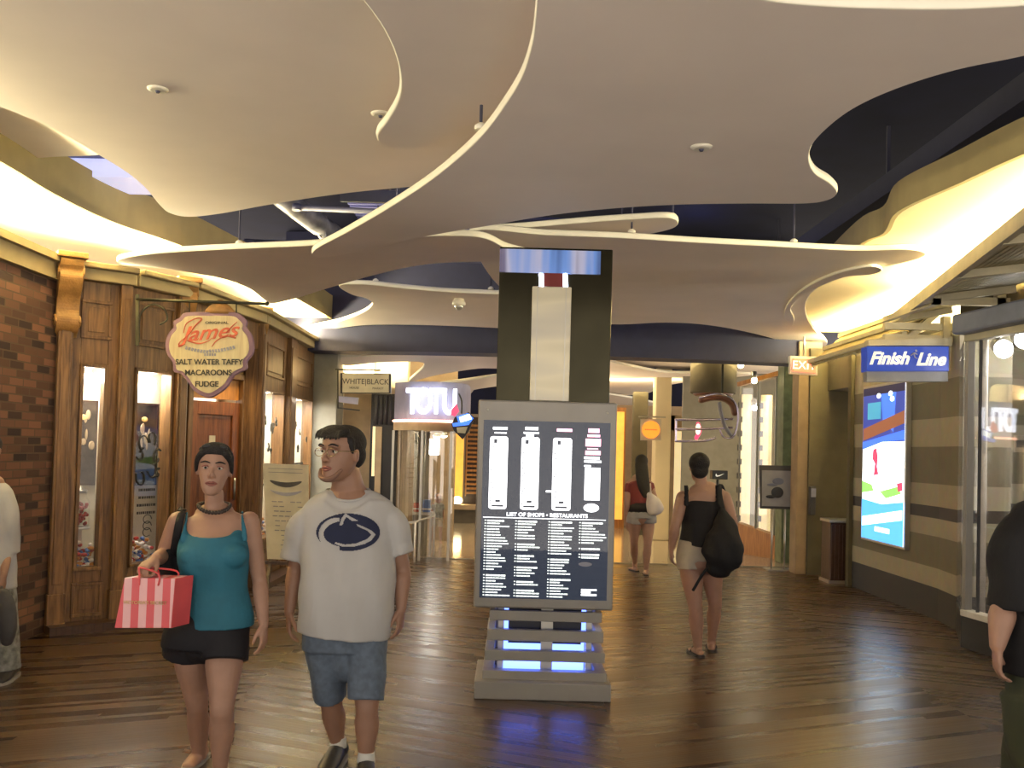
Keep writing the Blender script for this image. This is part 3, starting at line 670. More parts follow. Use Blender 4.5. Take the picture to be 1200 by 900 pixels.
corbel(215, 330, 9.1, 'carved scroll corbel above the oval hanging sign', .95)
corbel(300, 362, 10.9, 'carved scroll corbel just past the shop door', .95)
corbel(368, 405, 14.0, 'farthest carved corbel beside the grey pillar', .9)

# oval hanging sign
OY = 8.25
t = thing('hanging_sign', 'cream and mauve shaped sign for salt water taffy hanging from an iron rod', 'sign', tuple(P(245, 360, OY)))
outl = [(210, 120), (425, 117), (640, 120), (700, 150), (742, 200), (738, 250), (785, 320), (803, 420), (788, 490), (742, 550), (740, 615), (680, 645), (620, 690), (560, 780), (480, 840), (410, 870), (340, 850), (270, 800), (215, 720), (160, 660), (100, 640), (90, 560), (42, 490), (25, 400), (50, 310), (98, 250), (97, 200), (150, 165)]
o2 = [P(190+x/7.5, 350+y/7.5, OY) for x, y in outl]
cc = sum(o2, V((0, 0, 0)))/len(o2)
sp = catmull(o2, 4)
MB().prism(sp, (0, .05, 0)).build('sign_rim', 'purple', t, bevel=.006)
MB().prism([cc+(p-cc)*.9+V((0, -.012, 0)) for p in sp], (0, .02, 0)).build('sign_face', 'signcream', t)
def js(x, y): return P(190+x/7.5, 350+y/7.5, OY-.02)
ux = (js(700, 420)-js(100, 420)).normalized(); ny = V((0, -1, 0))
text('James', .185, 'red', t, js(410, 300), (ux+V((0, 0, .10))), ny, .003, .45, off=.002, sx=1.15)
b = MB(); b.tube([(js(x, y)-V((0, .004, 0)), r) for x, y, r in ((200, 400, .004), (150, 410, .006), (160, 380, .005), (230, 320, .005), (290, 240, .006), (350, 180, .006), (300, 175, .005), (215, 220, .005), (190, 300, .004))], seg=6, sub=5)
b.tube([(js(x, y)-V((0, .004, 0)), r) for x, y, r in ((225, 370, .006), (320, 395, .006), (400, 375, .004), (440, 345, .003))], seg=6, sub=5)
b.tube([(js(x, y)-V((0, .004, 0)), r) for x, y, r in ((645, 345, .006), (560, 330, .005), (480, 370, .005), (440, 420, .004))], seg=6, sub=5)
b.tube([(js(x, y)-V((0, .004, 0)), r) for x, y, r in ((560, 300, .004), (620, 240, .005), (660, 205, .003))], seg=6, sub=5)
b.build('script_flourish', 'red', t)
text('ORIGINAL', .032, 'ink', t, js(480, 212), ux, ny, .002, sx=1.4)
b = MB()
for k in range(17):
    x = 205+k*26; y = 430+34*math.sin(PI*k/16); b.bar(js(x, y), js(x+16, y+(6 if k < 8 else -6)), .004, .028)
for k in range(5): b.bar(js(370+k*22, 492), js(384+k*22, 492), .004, .022)
b.build('small_arched_lettering', 'bluegrey', t)
text('SALT WATER TAFFY', .067, 'ink', t, js(412, 558), ux, ny, .002, off=.0015, sx=.98)
text('MACAROONS', .067, 'ink', t, js(405, 652), ux, ny, .002, off=.0015, sx=.98)
text('FUDGE', .067, 'ink', t, js(392, 752), ux, ny, .002, off=.0015, sx=.98)
b = MB(); p = P(257, 362, OY); b.lathe((p.x, OY+.01, p.z-.04), [(0, .13), (.03, .13), (.07, .09), (.10, .045), (.125, .02)], 20); 
for v in b.bm.verts: v.co.y = OY+.02+(v.co.y-OY-.01)*.2
b.build('crest', 'corbel', t)
t = thing('sign_bracket', 'long iron rod bracket carrying the cream shaped sign', 'bracket', tuple(P(165, 352, OY)))
a = P(160, 351, OY); c = P(313, 356, OY)
MB().cyl(a, c, .013, 10).build('rod', 'iron', t); MB().ell(c, .02).build('finial', 'iron', t)
MB().tube([(P(x, y, OY), .009) for x, y in ((163, 400), (163, 380), (166, 366), (178, 357), (192, 362), (196, 374), (188, 380))], seg=8, sub=4).build('scroll', 'iron', t)
b = MB(); b.bar(P(161, 345, OY), P(161, 405, OY), .03, .012); b.build('wall_plate', 'iron', t)
for x in (222, 277): MB().cyl(P(x, 354, OY+.02), P(x, 368, OY+.02), .006, 8).build('hook', 'iron', t)

# easel board by the candy shop
t = thing('easel_sign', 'white printed board on a dark easel behind the couple', 'sign stand', (-2.45, 9.6, 0))
A0, A1, B0, B1 = P(308, 543, 9.8), P(361, 545, 9.8), P(313, 655, 9.6), P(362, 657, 9.6)
MB().prism([A0, A1, B1, B0], (0, .025, 0)).build('board', 'signwhite', t)
def ez(fx, fz): return (A0.lerp(A1, fx)).lerp(B0.lerp(B1, fx), fz)-V((0, .006, 0))
b = MB()
for k in range(11):
    z = .40+.05*k
    w0 = .16+.1*random.random()
    for j in range(5):
        if random.random() < .85: b.bar(ez(w0+j*.14, z), ez(min(.9, w0+j*.14+.11), z), .004, .010)
b.bar(ez(.12, .05), ez(.88, .05), .004, .006)
b.bar(ez(.12, .09), ez(.88, .09), .004, .006)
tag(b.build('printed_lines', 'bagsilver', t), kind='stuff')
for (z, m, hh, nm) in ((.2, 'greydark', .045, 'dark_printed_band'), (.3, 'bluegrey', .03, 'blue_printed_band')):
    b = MB(); pts_ = [ez(.5+.36*math.cos(a_), z-.02*math.cos(2*a_)+hh*.6*math.sin(a_)) for a_ in [j*PI/12 for j in range(24)]]; b.prism(pts_, (0, .003, 0)); b.build(nm, m, t)
for x in (317, 355):
    MB().bar(P(x, 655, 9.62), V((P(x, 655, 9.62).x, 9.45, 0.0)), .03).build('leg', 'darkwood', t)
MB().bar(P(336, 560, 9.82), V((P(336, 560, 9.8).x, 10.2, 0)), .03).build('leg', 'darkwood', t)
MB().bar(P(308, 659, 9.6), P(366, 661, 9.6), .04, .03).build('ledge', 'darkwood', t)

# ------------------------------------------------------------------ LEFT beyond the oak front
b = MB(); b.box(-2.93, -2.58, 13.75, 14.3, 0, 3.5); o = b.build('pillar_1', 'pillar', bevel=.01); tag(o, 'grey stucco pillar ending the oak shop front', 'pillar', **S)
b = MB(); b.box(-2.58, -2.14, 14.35, 14.6, 0, 3.0); o = b.build('wall_left_far', 'beigew'); tag(o, 'beige wall strip behind the ivory hanging sign', 'wall', **S)
b = MB(); b.box(-3.4, -1.65, 14.7, 14.95, 2.3, 4.0); o = b.build('wall_left_upper', 'cream'); tag(o, 'glowing cream upper wall over the far left shops', 'wall', **S)
b = MB(); b.box(-3.4, -.2, 14.6, 18.5, 3.35, 3.4); o = b.build('soffit_far_left', 'cream'); tag(o, 'glowing cream soffit over the far left shops', 'soffit', **S)
colm = thing('column_2', 'black fluted column with pale stripes under the ivory hanging sign', 'column', (-2, 14.2, 0), **S)
MB().box(-2.14, -1.64, 14.2, 14.5, 0, 2.45).build('column_shaft', 'black', colm, bevel=.01)
for x0, x1 in ((-2.05, -1.96), (-1.72, -1.66)): MB().box(x0, x1, 14.17, 14.2, 0, 1.95).build('pale_stripe', 'beigew', colm)
b = MB()
for i in range(4): b.cyl((-2.06+.07*i, 14.17, 1.98), (-2.06+.07*i, 14.17, 2.42), .028, 12)
b.build('fluting', 'greydark', colm)
MB().box(-2.10, -2.06, 14.17, 14.2, 1.2, 1.95).build('lit_strip', 'tubelit', colm)
b = MB(); b.box(-1.64, -1.50, 14.0, 14.5, 0, 2.6); o = b.build('pillar_3', 'beigew', bevel=.02); tag(o, 'pale pillar left of the lit white sign', 'pillar', **S)

# ivory hanging sign
WY = 12.6
t = thing('hanging_sign', 'ivory rectangular sign reading white and black in a black frame', 'sign', tuple(P(426, 450, WY)))
a, c, d_, e = P(399, 437, WY), P(458, 438, WY), P(458, 461, WY), P(399, 461, WY)
MB().prism([a, c, d_, e], (0, .05, 0)).build('sign_frame', 'black', t)
k_ = (a+c+d_+e)/4
MB().prism([k_+(q-k_)*.92+V((0, -.008, 0)) for q in (a, c, d_, e)], (0, .01, 0)).build('sign_face', 'signwhite', t)
ux = (c-a).normalized()
text('WHITE|BLACK', .105, 'greydark', t, k_+V((0, -.012, .02)), ux, ny, .002, sx=.92)
text('HOUSE', .04, 'greydark', t, k_+V((-.15, -.012, -.065)), ux, ny, .002); text('MARKET', .04, 'greydark', t, k_+V((.17, -.012, -.065)), ux, ny, .002)
b = MB(); b.bar(P(393, 433, WY), P(446, 434, WY), .018); b.bar(P(396, 433, WY), P(396, 478, WY), .02); b.bar(P(396, 478, WY), P(421, 481, WY+1.2), .018); b.bar(P(396, 470, WY), P(396, 470, WY+1.7), .02)
b.build('bracket', 'iron', t)
t = thing('lit_placard', 'small lit slanting placard below the ivory sign', 'placard', tuple(P(408, 470, 13.6)))
MB().prism([P(396, 464, 13.6), P(420, 466, 13.6), P(419, 474, 13.6), P(396, 471, 13.6)], (0, .03, 0)).build('placard', 'signback', t)

# lit white-letter shop
arc = [V((-1.78, 14.15, 0)), V((-1.55, 13.88, 0)), V((-1.25, 13.74, 0)), V((-.98, 13.76, 0)), V((-.78, 13.95, 0)), V((-.68, 14.3, 0)), V((-.68, 15.2, 0))]
ar = catmull(arc, 5, False)
st = thing('wall_sign_shop', 'curved pale shop fascia left of the directory with glass below', 'wall', (-1.2, 14, 0), **S)
b = MB(); b.prism([p+V((0, 0, 2.02)) for p in ar]+[V((-1.78, 15.2, 2.02))], (0, 0, .60)); b.build('fascia', 'signback', st)
b = MB(); b.prism([p+V((0, -.06, 1.90)) for p in ar]+[V((-1.78, 15.2, 1.90))], (0, 0, .12)); b.build('soffit_band', 'beigew', st)
b = MB(); b.tube([(p+V((0, -.07, 2.04)), .018) for p in ar[:26]], seg=8, sub=1); b.build('neon_line', 'pinkneon', st)
b = MB()
for i in range(0, 18, 1):
    p, q = ar[i], ar[i+1]; dd = V((0, .03, 0)); b.quadbox([p, q, q+dd, p+dd]+[w+V((0, 0, 1.9)) for w in (p, q, q+dd, p+dd)])
b.build('shop_glass', 'shopglass', st)
b = MB()
for i in (0, 9, 17): b.bar(ar[i]+V((0, -.02, 0)), ar[i]+V((0, -.02, 1.9)), .035)
b.build('mullion', 'steel', st)
ls = thing('lit_sign', 'big glowing white letters TOTU on the curved fascia', 'sign', (-1.2, 13.7, 2.3))
for ch, x, y, ang in (('T', -1.47, 13.79, -24), ('O', -1.30, 13.70, -10), ('T', -1.11, 13.68, 2), ('U', -.92, 13.74, 22)):
    a_ = math.radians(ang); u_ = V((math.cos(a_), math.sin(a_), 0)); text(ch, .52, 'signglow', ls, (x, y-.03, 2.31), u_, V((u_.y, -u_.x, 0)), .02, off=.012, sx=.62, name='letter')
# interior of that shop
b = MB(); b.box(-2.6, -1.0, 16.8, 16.9, 0, 3.2); o = b.build('wall_shop_back', 'beigew'); tag(o, 'beige back wall inside the shop with white letters', 'wall', **S)
b = MB(); b.cyl((-1.42, 14.9, 0), (-1.42, 14.9, 1.95), .12, 24); o = b.build('column_4', 'pillar'); tag(o, 'grey round column behind the shop glass under the white letters', 'column', **S)
for i, (x, y, z) in enumerate(((480, 512, 15.8), (512, 512, 15.8), (520, 511, 16.2))):
    c = P(x, y, z-.0); t = thing('shop_lamp', ['small warm lamp at the left inside the shop under the white letters', 'warm ceiling lamp in the middle of the shop under the white letters', 'warm ceiling lamp at the right inside the shop under the white letters'][i], 'lamp', c, 'warm lamps inside the shop under the white letters')
    MB().ell(c, (.06, .06, .03)).build('diffuser', 'lampy', t); MB().lathe(c+V((0, 0, .01)), [(0, .07), (.05, .06)], 16).build('housing', 'steel', t)
for i, (x, y) in enumerate(((474, 524), (508, 523))):
    c = P(x, y, 16.5); t = thing('wall_light', ['glowing white panel at the left inside the shop', 'glowing white panel right of the grey round column'][i], 'light panel', c, 'glowing white panels inside the shop')
    MB().box(c.x-.09, c.x+.09, c.y, c.y+.03, c.z-.14, c.z+.12).build('light_face', 'lampw', t); MB().box(c.x-.11, c.x+.11, c.y+.03, c.y+.06, c.z-.16, c.z+.14).build('casing', 'steel', t)
t = thing('hanging_handbag', 'black bag hanging against the grey round column', 'bag', tuple(P(486, 525, 14.7)))
MB().ell(P(486, 527, 14.72), (.07, .06, .16)).build('bag_body', 'black', t, remesh=.012); MB().tube([(P(x, y, 14.72), .008) for x, y in ((482, 518), (484, 508), (488, 508), (490, 518))], seg=6, sub=3).build('strap', 'black', t)
t = thing('merchandise_table', 'low table with red and blue goods behind the shop glass', 'table', (-1.5, 14.6, 0))
MB().box(-1.48, -1.18, 14.35, 14.62, .62, .66).build('table_top', 'white', t)
for x in (-1.46, -1.22):
    for y in (14.37, 14.58): MB().box(x, x+.02, y, y+.02, 0, .62).build('leg', 'steel', t)
for i, (x, m, lb) in enumerate(((-1.42, 'candyr', 'red folded goods on the low shop table'), (-1.28, 'candyb', 'blue goods standing on the low shop table'))):
    t = thing('goods_box', lb, 'box', (x, 14.48, .66)); MB().box(x-.06, x+.06, 14.42, 14.54, .66, .80+.05*i).build('box_body', m, t, bevel=.01); MB().box(x-.062, x+.062, 14.418, 14.542, .70, .72).build('band', 'white', t)
# hanging colourful sign
t = thing('hanging_sign', 'blue and white tilted sign with a dark point beside the lit letters', 'sign', tuple(P(541, 490, 13.6)))
MB().prism([P(x, y, 13.5) for x, y in ((533, 489), (549, 483), (556, 490), (549, 506), (542, 515), (532, 505), (529, 497))], (0, .06, 0)).build('sign_back', 'black', t)
MB().prism([P(x, y, 13.47) for x, y in ((535, 488), (548, 484), (555, 490), (549, 498), (531, 500), (530, 496), (537, 495))], (0, .02, 0)).build('blue_face', 'poster_blue', t)
MB().prism([P(x, y, 13.46) for x, y in ((538, 489), (550, 485), (553, 491), (540, 495))], (0, .02, 0)).build('white_face', 'poster_white', t)
MB().prism([P(x, y, 13.46) for x, y in ((535, 501), (548, 500), (545, 508), (536, 507))], (0, .02, 0)).build('cream_face', 'signwhite', t)
MB().prism([P(x, y, 13.46) for x, y in ((529, 480), (535, 473), (538, 482), (533, 488), (528, 486))], (0, .04, 0)).build('red_tip', 'poster_red', t)
MB().tube([(P(x, y, 13.55), .012) for x, y in ((541, 484), (541, 470), (538, 462))], seg=8).build('hanger', 'iron', t)

# far background
b = MB(); b.box(-7, 9, 28, 28.2, 0, 2.7); o = b.build('wall_back', 'beigew'); tag(o, 'warm beige wall closing the far end', 'wall', **S)
b = MB(); b.box(-5.5, -2.6, 20, 20.2, 0, 2.9); o = b.build('wall_back_left', 'beigew'); tag(o, 'far wall left of the glowing amber panel', 'wall', **S)
t = thing('amber_panel', 'tall glowing amber panel in the far distance left of the directory', 'light panel', (-1.5, 22, 0))
MB().box(-1.66, -1.12, 22, 22.1, .42, 2.25).build('light_face', 'amber', t)
for x0, x1 in ((-2.05, -1.72), (-1.06, -.5)):
    b = MB()
    for k in range(16): b.box(x0, x1, 21.95, 22.0, .6+k*.105, .65+k*.105)
    b.box(x0, x0+.03, 21.96, 22.02, .55, 2.3); b.build('slat_screen', 'orangewood', t, label='brown slatted screen')
b = MB(); b.box(-2.1, -1.70, 22.02, 22.1, 0, 2.4); b.box(-1.08, -.4, 22.02, 22.1, 0, 2.4); b.build('dark_backing', 'darkwood', t)
t = thing('far_bench', 'low pale bench in front of the glowing amber panel', 'bench', (-1.4, 21, 0))
MB().box(-2.0, -.3, 20.9, 21.4, .30, .40).build('seat', 'beigew', t); MB().box(-1.9, -.4, 21.0, 21.3, 0, .3).build('base', 'threshold', t)
c = V((-1.3, 21.1, .47)); t = thing('floor_lantern', 'small glowing lantern on the far pale bench', 'lantern', c)
MB().ell(c+V((-.1, 0, 0)), (.09, .09, .07)).build('shade', 'lampy', t); MB().ell(c+V((.12, 0, .02)), (.11, .1, .09)).build('globe', 'lampy', t); MB().lathe((c.x, c.y, .40), [(0, .2), (.02, .2)], 20).build('tray', 'darkwood', t)
b = MB(); b.box(-7, 9, 28, 28.2, 2.7, 4.7); o = b.build('wall_back_upper', 'navy'); tag(o, 'dark upper part of the far end wall', 'wall', **S)
# railing
t = thing('railing', 'white metal railing in front of the shop glass left of the directory', 'railing', (-1.3, 13.9, 0))
a, c, e = P(472, 613, 13.55), P(487, 612, 13.5), P(509, 604, 14.4)
MB().tube([(p, .018) for p in (a, c, e)], seg=10, sub=1).build('rail', 'white', t)
for p in (c, e): MB().cyl((p.x, p.y, 0), p, .015, 10).build('post', 'white', t)

# ------------------------------------------------------------------ RIGHT: soffit, striped wall, canopy, glass
inR = [Pz(x, y, 3.45) for x, y in ((1500, 60), (1350, 120), (1200, 181), (1130, 213), (1058, 246), (1040, 272), (1008, 288))]
inR = [V((p.x, p.y, 3.45)) for p in inR]+[V((3.15, 10.0, 3.45)), V((3.45, 13.4, 3.45))]
sm = catmull(inR, 6, False)
b = MB(); b.prism(sm+[V((7, 13.4, 3.45)), V((7, 1, 3.45))], (0, 0, .06)); o = b.build('soffit_right', 'cream'); tag(o, 'cream soffit glowing over the right shop fronts', 'soffit', **S)
b = MB()
for i in range(len(sm)-1):
    p, q = sm[i]-V((0, 0, .012)), sm[i+1]-V((0, 0, .012)); dd = V((-.035, 0, 0)); b.quadbox([p, q, q+dd, p+dd]+[w+V((0, 0, .22)) for w in (p, q, q+dd, p+dd)])
o = b.build('fascia_right', 'olive'); tag(o, 'curved olive fascia edging the right soffit', 'fascia', **S)

w = thing('wall_right', 'wall of broad beige and grey stripes with a dark base', 'wall', (4.5, 10, 0), **S)
MB().box(4.45, 4.9, 9.75, 12.2, 0, 3.0).build('striped_face', 'stripe', w)
MB().prism([V((4.45, 9.75, 0)), V((4.38, 9.2, 0)), V((4.9, 9.2, 0)), V((4.9, 9.75, 0))], (0, 0, 3.0)).build('striped_face', 'stripe', w)
MB().box(4.4, 4.9, 12.2, 12.3, 0, 3.0).build('end_face', 'khaki', w)
b = MB(); b.box(4.9, 8.5, 11.0, 11.2, 0, 3.2); o = b.build('wall_right_inner', 'stripe'); tag(o, 'striped wall seen inside the glass shop', 'wall', **S)
b = MB(); b.box(8.4, 8.5, 2, 11.0, 0, 3.2); o = b.build('wall_right_shop', 'beigew'); tag(o, 'pale side wall inside the glass shop', 'wall', **S)
b = MB(); b.box(5.0, 8.5, 2, 11.0, 3.0, 3.05); b.box(4.45, 5.0, 6.0, 11.0, 3.0, 3.05); o = b.build('ceiling_shop', 'greydark'); tag(o, 'dark ceiling inside the glass shop', 'ceiling', **S)
# glass bay
g0, g1 = (4.04, 8.39), (4.04+.132*5.6, 8.39-.991*5.6)
fW = frame(g0, g1); LW = flen(g0, g1)
g = thing('window_5', 'big glass shop window with steel frame at the right edge', 'window', (4.04, 8.39, 0), **S)
MB().fbox(fW, 0, LW, 0, .28, -.14, 0).build('plinth', 'black', g, bevel=.005)
MB().prism([V((4.04, 8.39, 0)), V((4.38, 9.2, 0)), V((4.5, 9.2, 0)), V((4.18, 8.42, 0))], (0, 0, .28)).build('plinth', 'black', g)
MB().fbox(fW, 0, LW, .28, .335, -.10, .015).build('sill', 'white', g, bevel=.006)
MB().fbox(fW, .05, LW, .335, 2.74, -.05, -.04).build('pane', 'shopglass', g)
MB().prism([V((4.05, 8.43, .335)), V((4.37, 9.18, .335)), V((4.39, 9.18, .335)), V((4.07, 8.43, .335))], (0, 0, 2.4)).build('pane', 'shopglass', g)
MB().fbox(fW, 0, .05, .335, 2.74, -.07, 0).build('frame_post', 'steelp', g, bevel=.005)
MB().fbox(fW, .16, .175, .335, 2.74, -.055, -.03).build('glass_joint', 'greydark', g)
MB().fbox(fW, 0, LW, 2.72, 2.78, -.08, .01).build('head_rail', 'framec', g, bevel=.005)
b = MB(); b.fbox(fW, -.02, LW, 2.78, 2.96, -.10, .12); b.build('header', 'bluesteel', g, bevel=.02)
o = MB().fbox(fW, -.6, LW, 2.96, 3.45, -.42, -.34).build('wall_right_upper', 'khaki'); tag(o, 'dark khaki wall strip over the glass shop window', 'wall', **S)
t = thing('display_pole', 'white floor-to-ceiling pole just behind the shop glass', 'pole', (4.33, 8.62, 0))
MB().cyl((4.33, 8.62, 0.0), (4.33, 8.62, 3.0), .035, 16).build('pole', 'white', t); MB().lathe((4.33, 8.62, 0), [(0, .07), (.02, .07), (.03, .04)], 20).build('base', 'steel', t)
c = P(1188, 520, 7.76); t = thing('window_card', 'small white card stuck inside the shop glass', 'card', c)
a0 = .60
MB().fbox(fW, a0, a0+.22, c.z-.07, c.z+.07, -.062, -.055).build('card', 'white', t); MB().fbox(fW, a0+.04, a0+.18, c.z-.03, c.z+.03, -.054, -.052).build('print', 'bagsilver', t)
for i, (x, y, lb) in enumerate(((1176, 409, 'bright round spotlight inside the shop glass'), (1200, 398, 'bright spotlight at the very right edge inside the shop glass'))):
    c = P(x, y, 8.6); t = thing('spotlight', lb, 'spotlight', c, 'spotlights inside the glass shop')
    MB().ell(c, (.085, .05, .085)).build('lens', 'lampw', t); MB().cyl(c+V((.01, .03, .02)), c+V((.03, .16, .06)), .07, 16).build('can', 'steel', t); MB().cyl(c+V((.02, .10, .06)), V((c.x+.02, c.y+.1, 3.0)), .012, 8).build('stem', 'steel', t)
point('shop_spot', (5.6, 8.6, 2.6), 55, WHT); point('shop_spot', (5.9, 5.6, 2.7), 25, WHT)
# canopies
t = thing('slatted_canopy', 'rear slatted awning above the blue sign', 'awning', (4.3, 11, 3.0))
E = lambda y, k: V((3.98+.40*k, y, 2.87+.36*k))
b = MB()
for i in range(14):
    k0 = i/14; k1 = k0+.062
    c4 = (E(9.5, k0), E(12.5, k0), E(12.5, k1), E(9.5, k1)); b.quadbox(list(c4)+[q+V((-.012, 0, .02)) for q in c4])
b.build('slats', 'slat', t)
c4 = (E(9.5, 0), E(12.5, 0), E(12.5, 1), E(9.5, 1)); b = MB(); b.quadbox([q+V((-.02, 0, .025)) for q in c4]+[q+V((-.03, 0, .035)) for q in c4]); b.build('backing_sheet', 'olive', t)
b = MB(); q = V((-.03, 0, .06))
for k in (0, .5, 1): b.bar(E(9.48, k)+q, E(12.52, k)+q, .05, .05)
b.build('purlin', 'framec', t)
for y in (9.5, 10.9, 12.45): MB().bar(E(y, -.02), E(y, 1), .05, .06).build('rafter', 'framec', t)
t = thing('slatted_canopy', 'front slatted awning reaching to the right edge of the picture', 'awning', (3.7, 8, 3.1))
O0, O1, I0, I1 = V((3.93, 9.7, 3.10)), V((2.95, 5.0, 3.14)), V((4.35, 9.5, 3.18)), V((4.35, 4.6, 3.22))
b = MB()
for i in range(24):
    f0 = i/24; f1 = f0+.034
    a, c, d_, e = O0.lerp(I0, f0), O1.lerp(I1, f0), O1.lerp(I1, f1), O0.lerp(I0, f1)
    b.quadbox([a, c, d_, e]+[q+V((0, 0, .02)) for q in (a, c, d_, e)])
b.build('slats', 'slat', t)
b = MB(); b.quadbox([q+V((0, 0, .022)) for q in (O0, O1, I1, I0)]+[q+V((0, 0, .035)) for q in (O0, O1, I1, I0)]); b.build('backing_sheet', 'olive', t)
for k in range(5):
    f0 = .04+.24*k; MB().bar(O0.lerp(O1, f0)+V((0, 0, -.03)), I0.lerp(I1, f0)+V((0, 0, -.03)), .06, .06).build('rafter', 'framec', t)
MB().bar(O0+V((0, 0, 0)), O1, .05, .11).build('edge_beam', 'framec', t)
# support frame under the canopy
t = thing('canopy_bracket', 'pale metal bracket frame carrying the front awning', 'bracket', (4.1, 9.2, 2.7))
for z, yy in ((2.96, 9.4), (2.84, 9.4), (3.04, 8.3)):
    MB().box(3.72, 4.5, yy, yy+.06, z, z+.07).build('cross_bar', 'framec', t)
MB().box(4.30, 4.37, 9.38, 9.46, 2.55, 3.1).build('upright', 'framec', t); MB().box(4.28, 4.36, 8.3, 8.37, 2.9, 3.2).build('upright', 'framec', t)
MB().box(3.72, 3.78, 8.3, 9.46, 3.04, 3.09).build('side_bar', 'framec', t)
for i, (x, y, r) in enumerate(((1112, 353, .07), (1118, 343, .045))):
    c = P(x, y, 9.9+.3*i); t = thing('canopy_lamp', ['larger warm lamp glowing under the front awning', 'smaller warm lamp glowing under the front awning'][i], 'lamp', c, 'warm lamps under the front awning')
    MB().ell(c, (r*1.4, r, r*.5)).build('bulb', 'lampy', t); MB().lathe(c+V((0, 0, r*.3)), [(0, r*1.3), (.04, r)], 16).build('housing', 'framec', t)
# blue sign
FY = 9.25
t = thing('projecting_sign', 'royal blue sign with white slanted letters above the lit poster', 'sign', tuple(P(1064, 420, FY)))
a, c, d_, e = P(1016, 406, FY), P(1112, 406, FY), P(1112, 435, FY), P(1016, 435, FY)
MB().prism([a, c, d_, e], (0, .16, 0)).build('sign_box', 'finishblue', t, bevel=.004)
MB().prism([P(1016, 435, FY+.02), P(1111, 435, FY+.02), P(1111, 447, FY+.02), P(1016, 447, FY+.02)], (0, .1, 0)).build('lower_board', 'grey', t)
MB().prism([P(1018, 398, FY+.05), P(1116, 396, FY+.05), P(1116, 405, FY+.05), P(1018, 405, FY+.05)], (0, .12, 0)).build('mounting_bar', 'framec', t)
k_ = (a+c+d_+e)/4; ux = (c-a).normalized()
text('Finish', .172, 'fwhite', t, k_+V((-.195, -.012, -.005)), ux, ny, .004, .35, off=.006, sx=.98); text('Line', .172, 'fwhite', t, k_+V((.215, -.012, -.005)), ux, ny, .004, .35, off=.006, sx=.98)
b = MB(); c0 = k_+V((.055, -.012, .045)); b.ell(c0+V((.02, 0, .035)), (.012, .004, .012)); b.tube([(c0+V((-.03, 0, -.01)), .006), (c0+V((.0, 0, .01)), .008), (c0+V((.03, 0, .0)), .006)], seg=6); b.tube([(c0, .006), (c0+V((.01, 0, -.03)), .006), (c0+V((.035, 0, -.04)), .004)], seg=6); b.build('runner_emblem', 'bluegrey', t)
# light box poster
t = thing('poster_lightbox', 'tall glowing sports poster on the striped wall', 'poster', (4.44, 11.1, .65))
py0, py1, pz0, pz1 = 10.48, 11.72, .68, 2.52
MB().box(4.39, 4.45, py0-.03, py1+.03, pz0-.03, pz1+.03).build('light_box', 'steel', t, bevel=.004)
def pst(pts, m, k, nm):
    b = MB(); b.prism([V((4.388-.0015*k, py1+(py0-py1)*u, pz1+(pz0-pz1)*v)) for u, v in pts], (.0008, 0, 0)); b.build(nm, m, t)
R4 = lambda a, b_, c, d_: [(a, b_), (c, b_), (c, d_), (a, d_)]
pst(R4(0, 0, 1, 1), 'poster_white', 0, 'poster_sheet')
pst(R4(0, 0, 1, .36), 'poster_navy', 1, 'navy_field'); pst(R4(0, 0, 1, .05), 'poster_dark', 2, 'top_band')
pst([(.45, .05), (.8, .05), (.75, .3), (.5, .22)], 'poster_blue', 2, 'blue_ray'); pst(R4(.12, .10, .45, .21), 'poster_teal', 3, 'teal_lettering')
pst([(.02, .27), (1, .17), (1, .25), (.02, .35)], 'poster_orange', 4, 'orange_stripe')
pst([(0, .36), (1, .29), (1, .35), (.5, .36), (0, .41)], 'poster_blue', 3, 'blue_stripe')
pst([(.0, .62), (.25, .64), (.3, .68), (.0, .70)], 'greenturf', 2, 'green_turf'); pst([(.45, .68), (.85, .64), (.95, .68), (.6, .72)], 'greenturf', 2, 'green_turf')
pst([(.28, .41), (.36, .40), (.4, .46), (.38, .52), (.42, .57), (.3, .58), (.33, .50), (.26, .47)], 'poster_red', 4, 'player_figure'); pst([(.85, .62), (.97, .61), (.98, .66), (.88, .67)], 'poster_red', 4, 'player_figure')
pst([(0, .74), (.5, .76), (1, .73), (1, 1), (0, 1)], 'poster_sky', 3, 'sky_blue_field'); pst([(.02, .86), (.98, .78), (.98, .84), (.02, .92)], 'poster_white', 5, 'white_stripe'); pst(R4(.35, .91, .7, .94), 'poster_white', 5, 'white_lettering')
for j, (u0, v0) in enumerate(((.4, .06), (.68, .055), (.72, .09))): pst([(u0+.05*math.cos(q*PI/4), v0+.017*math.sin(q*PI/4)) for q in range(8)], 'poster_white', 5, 'white_star')

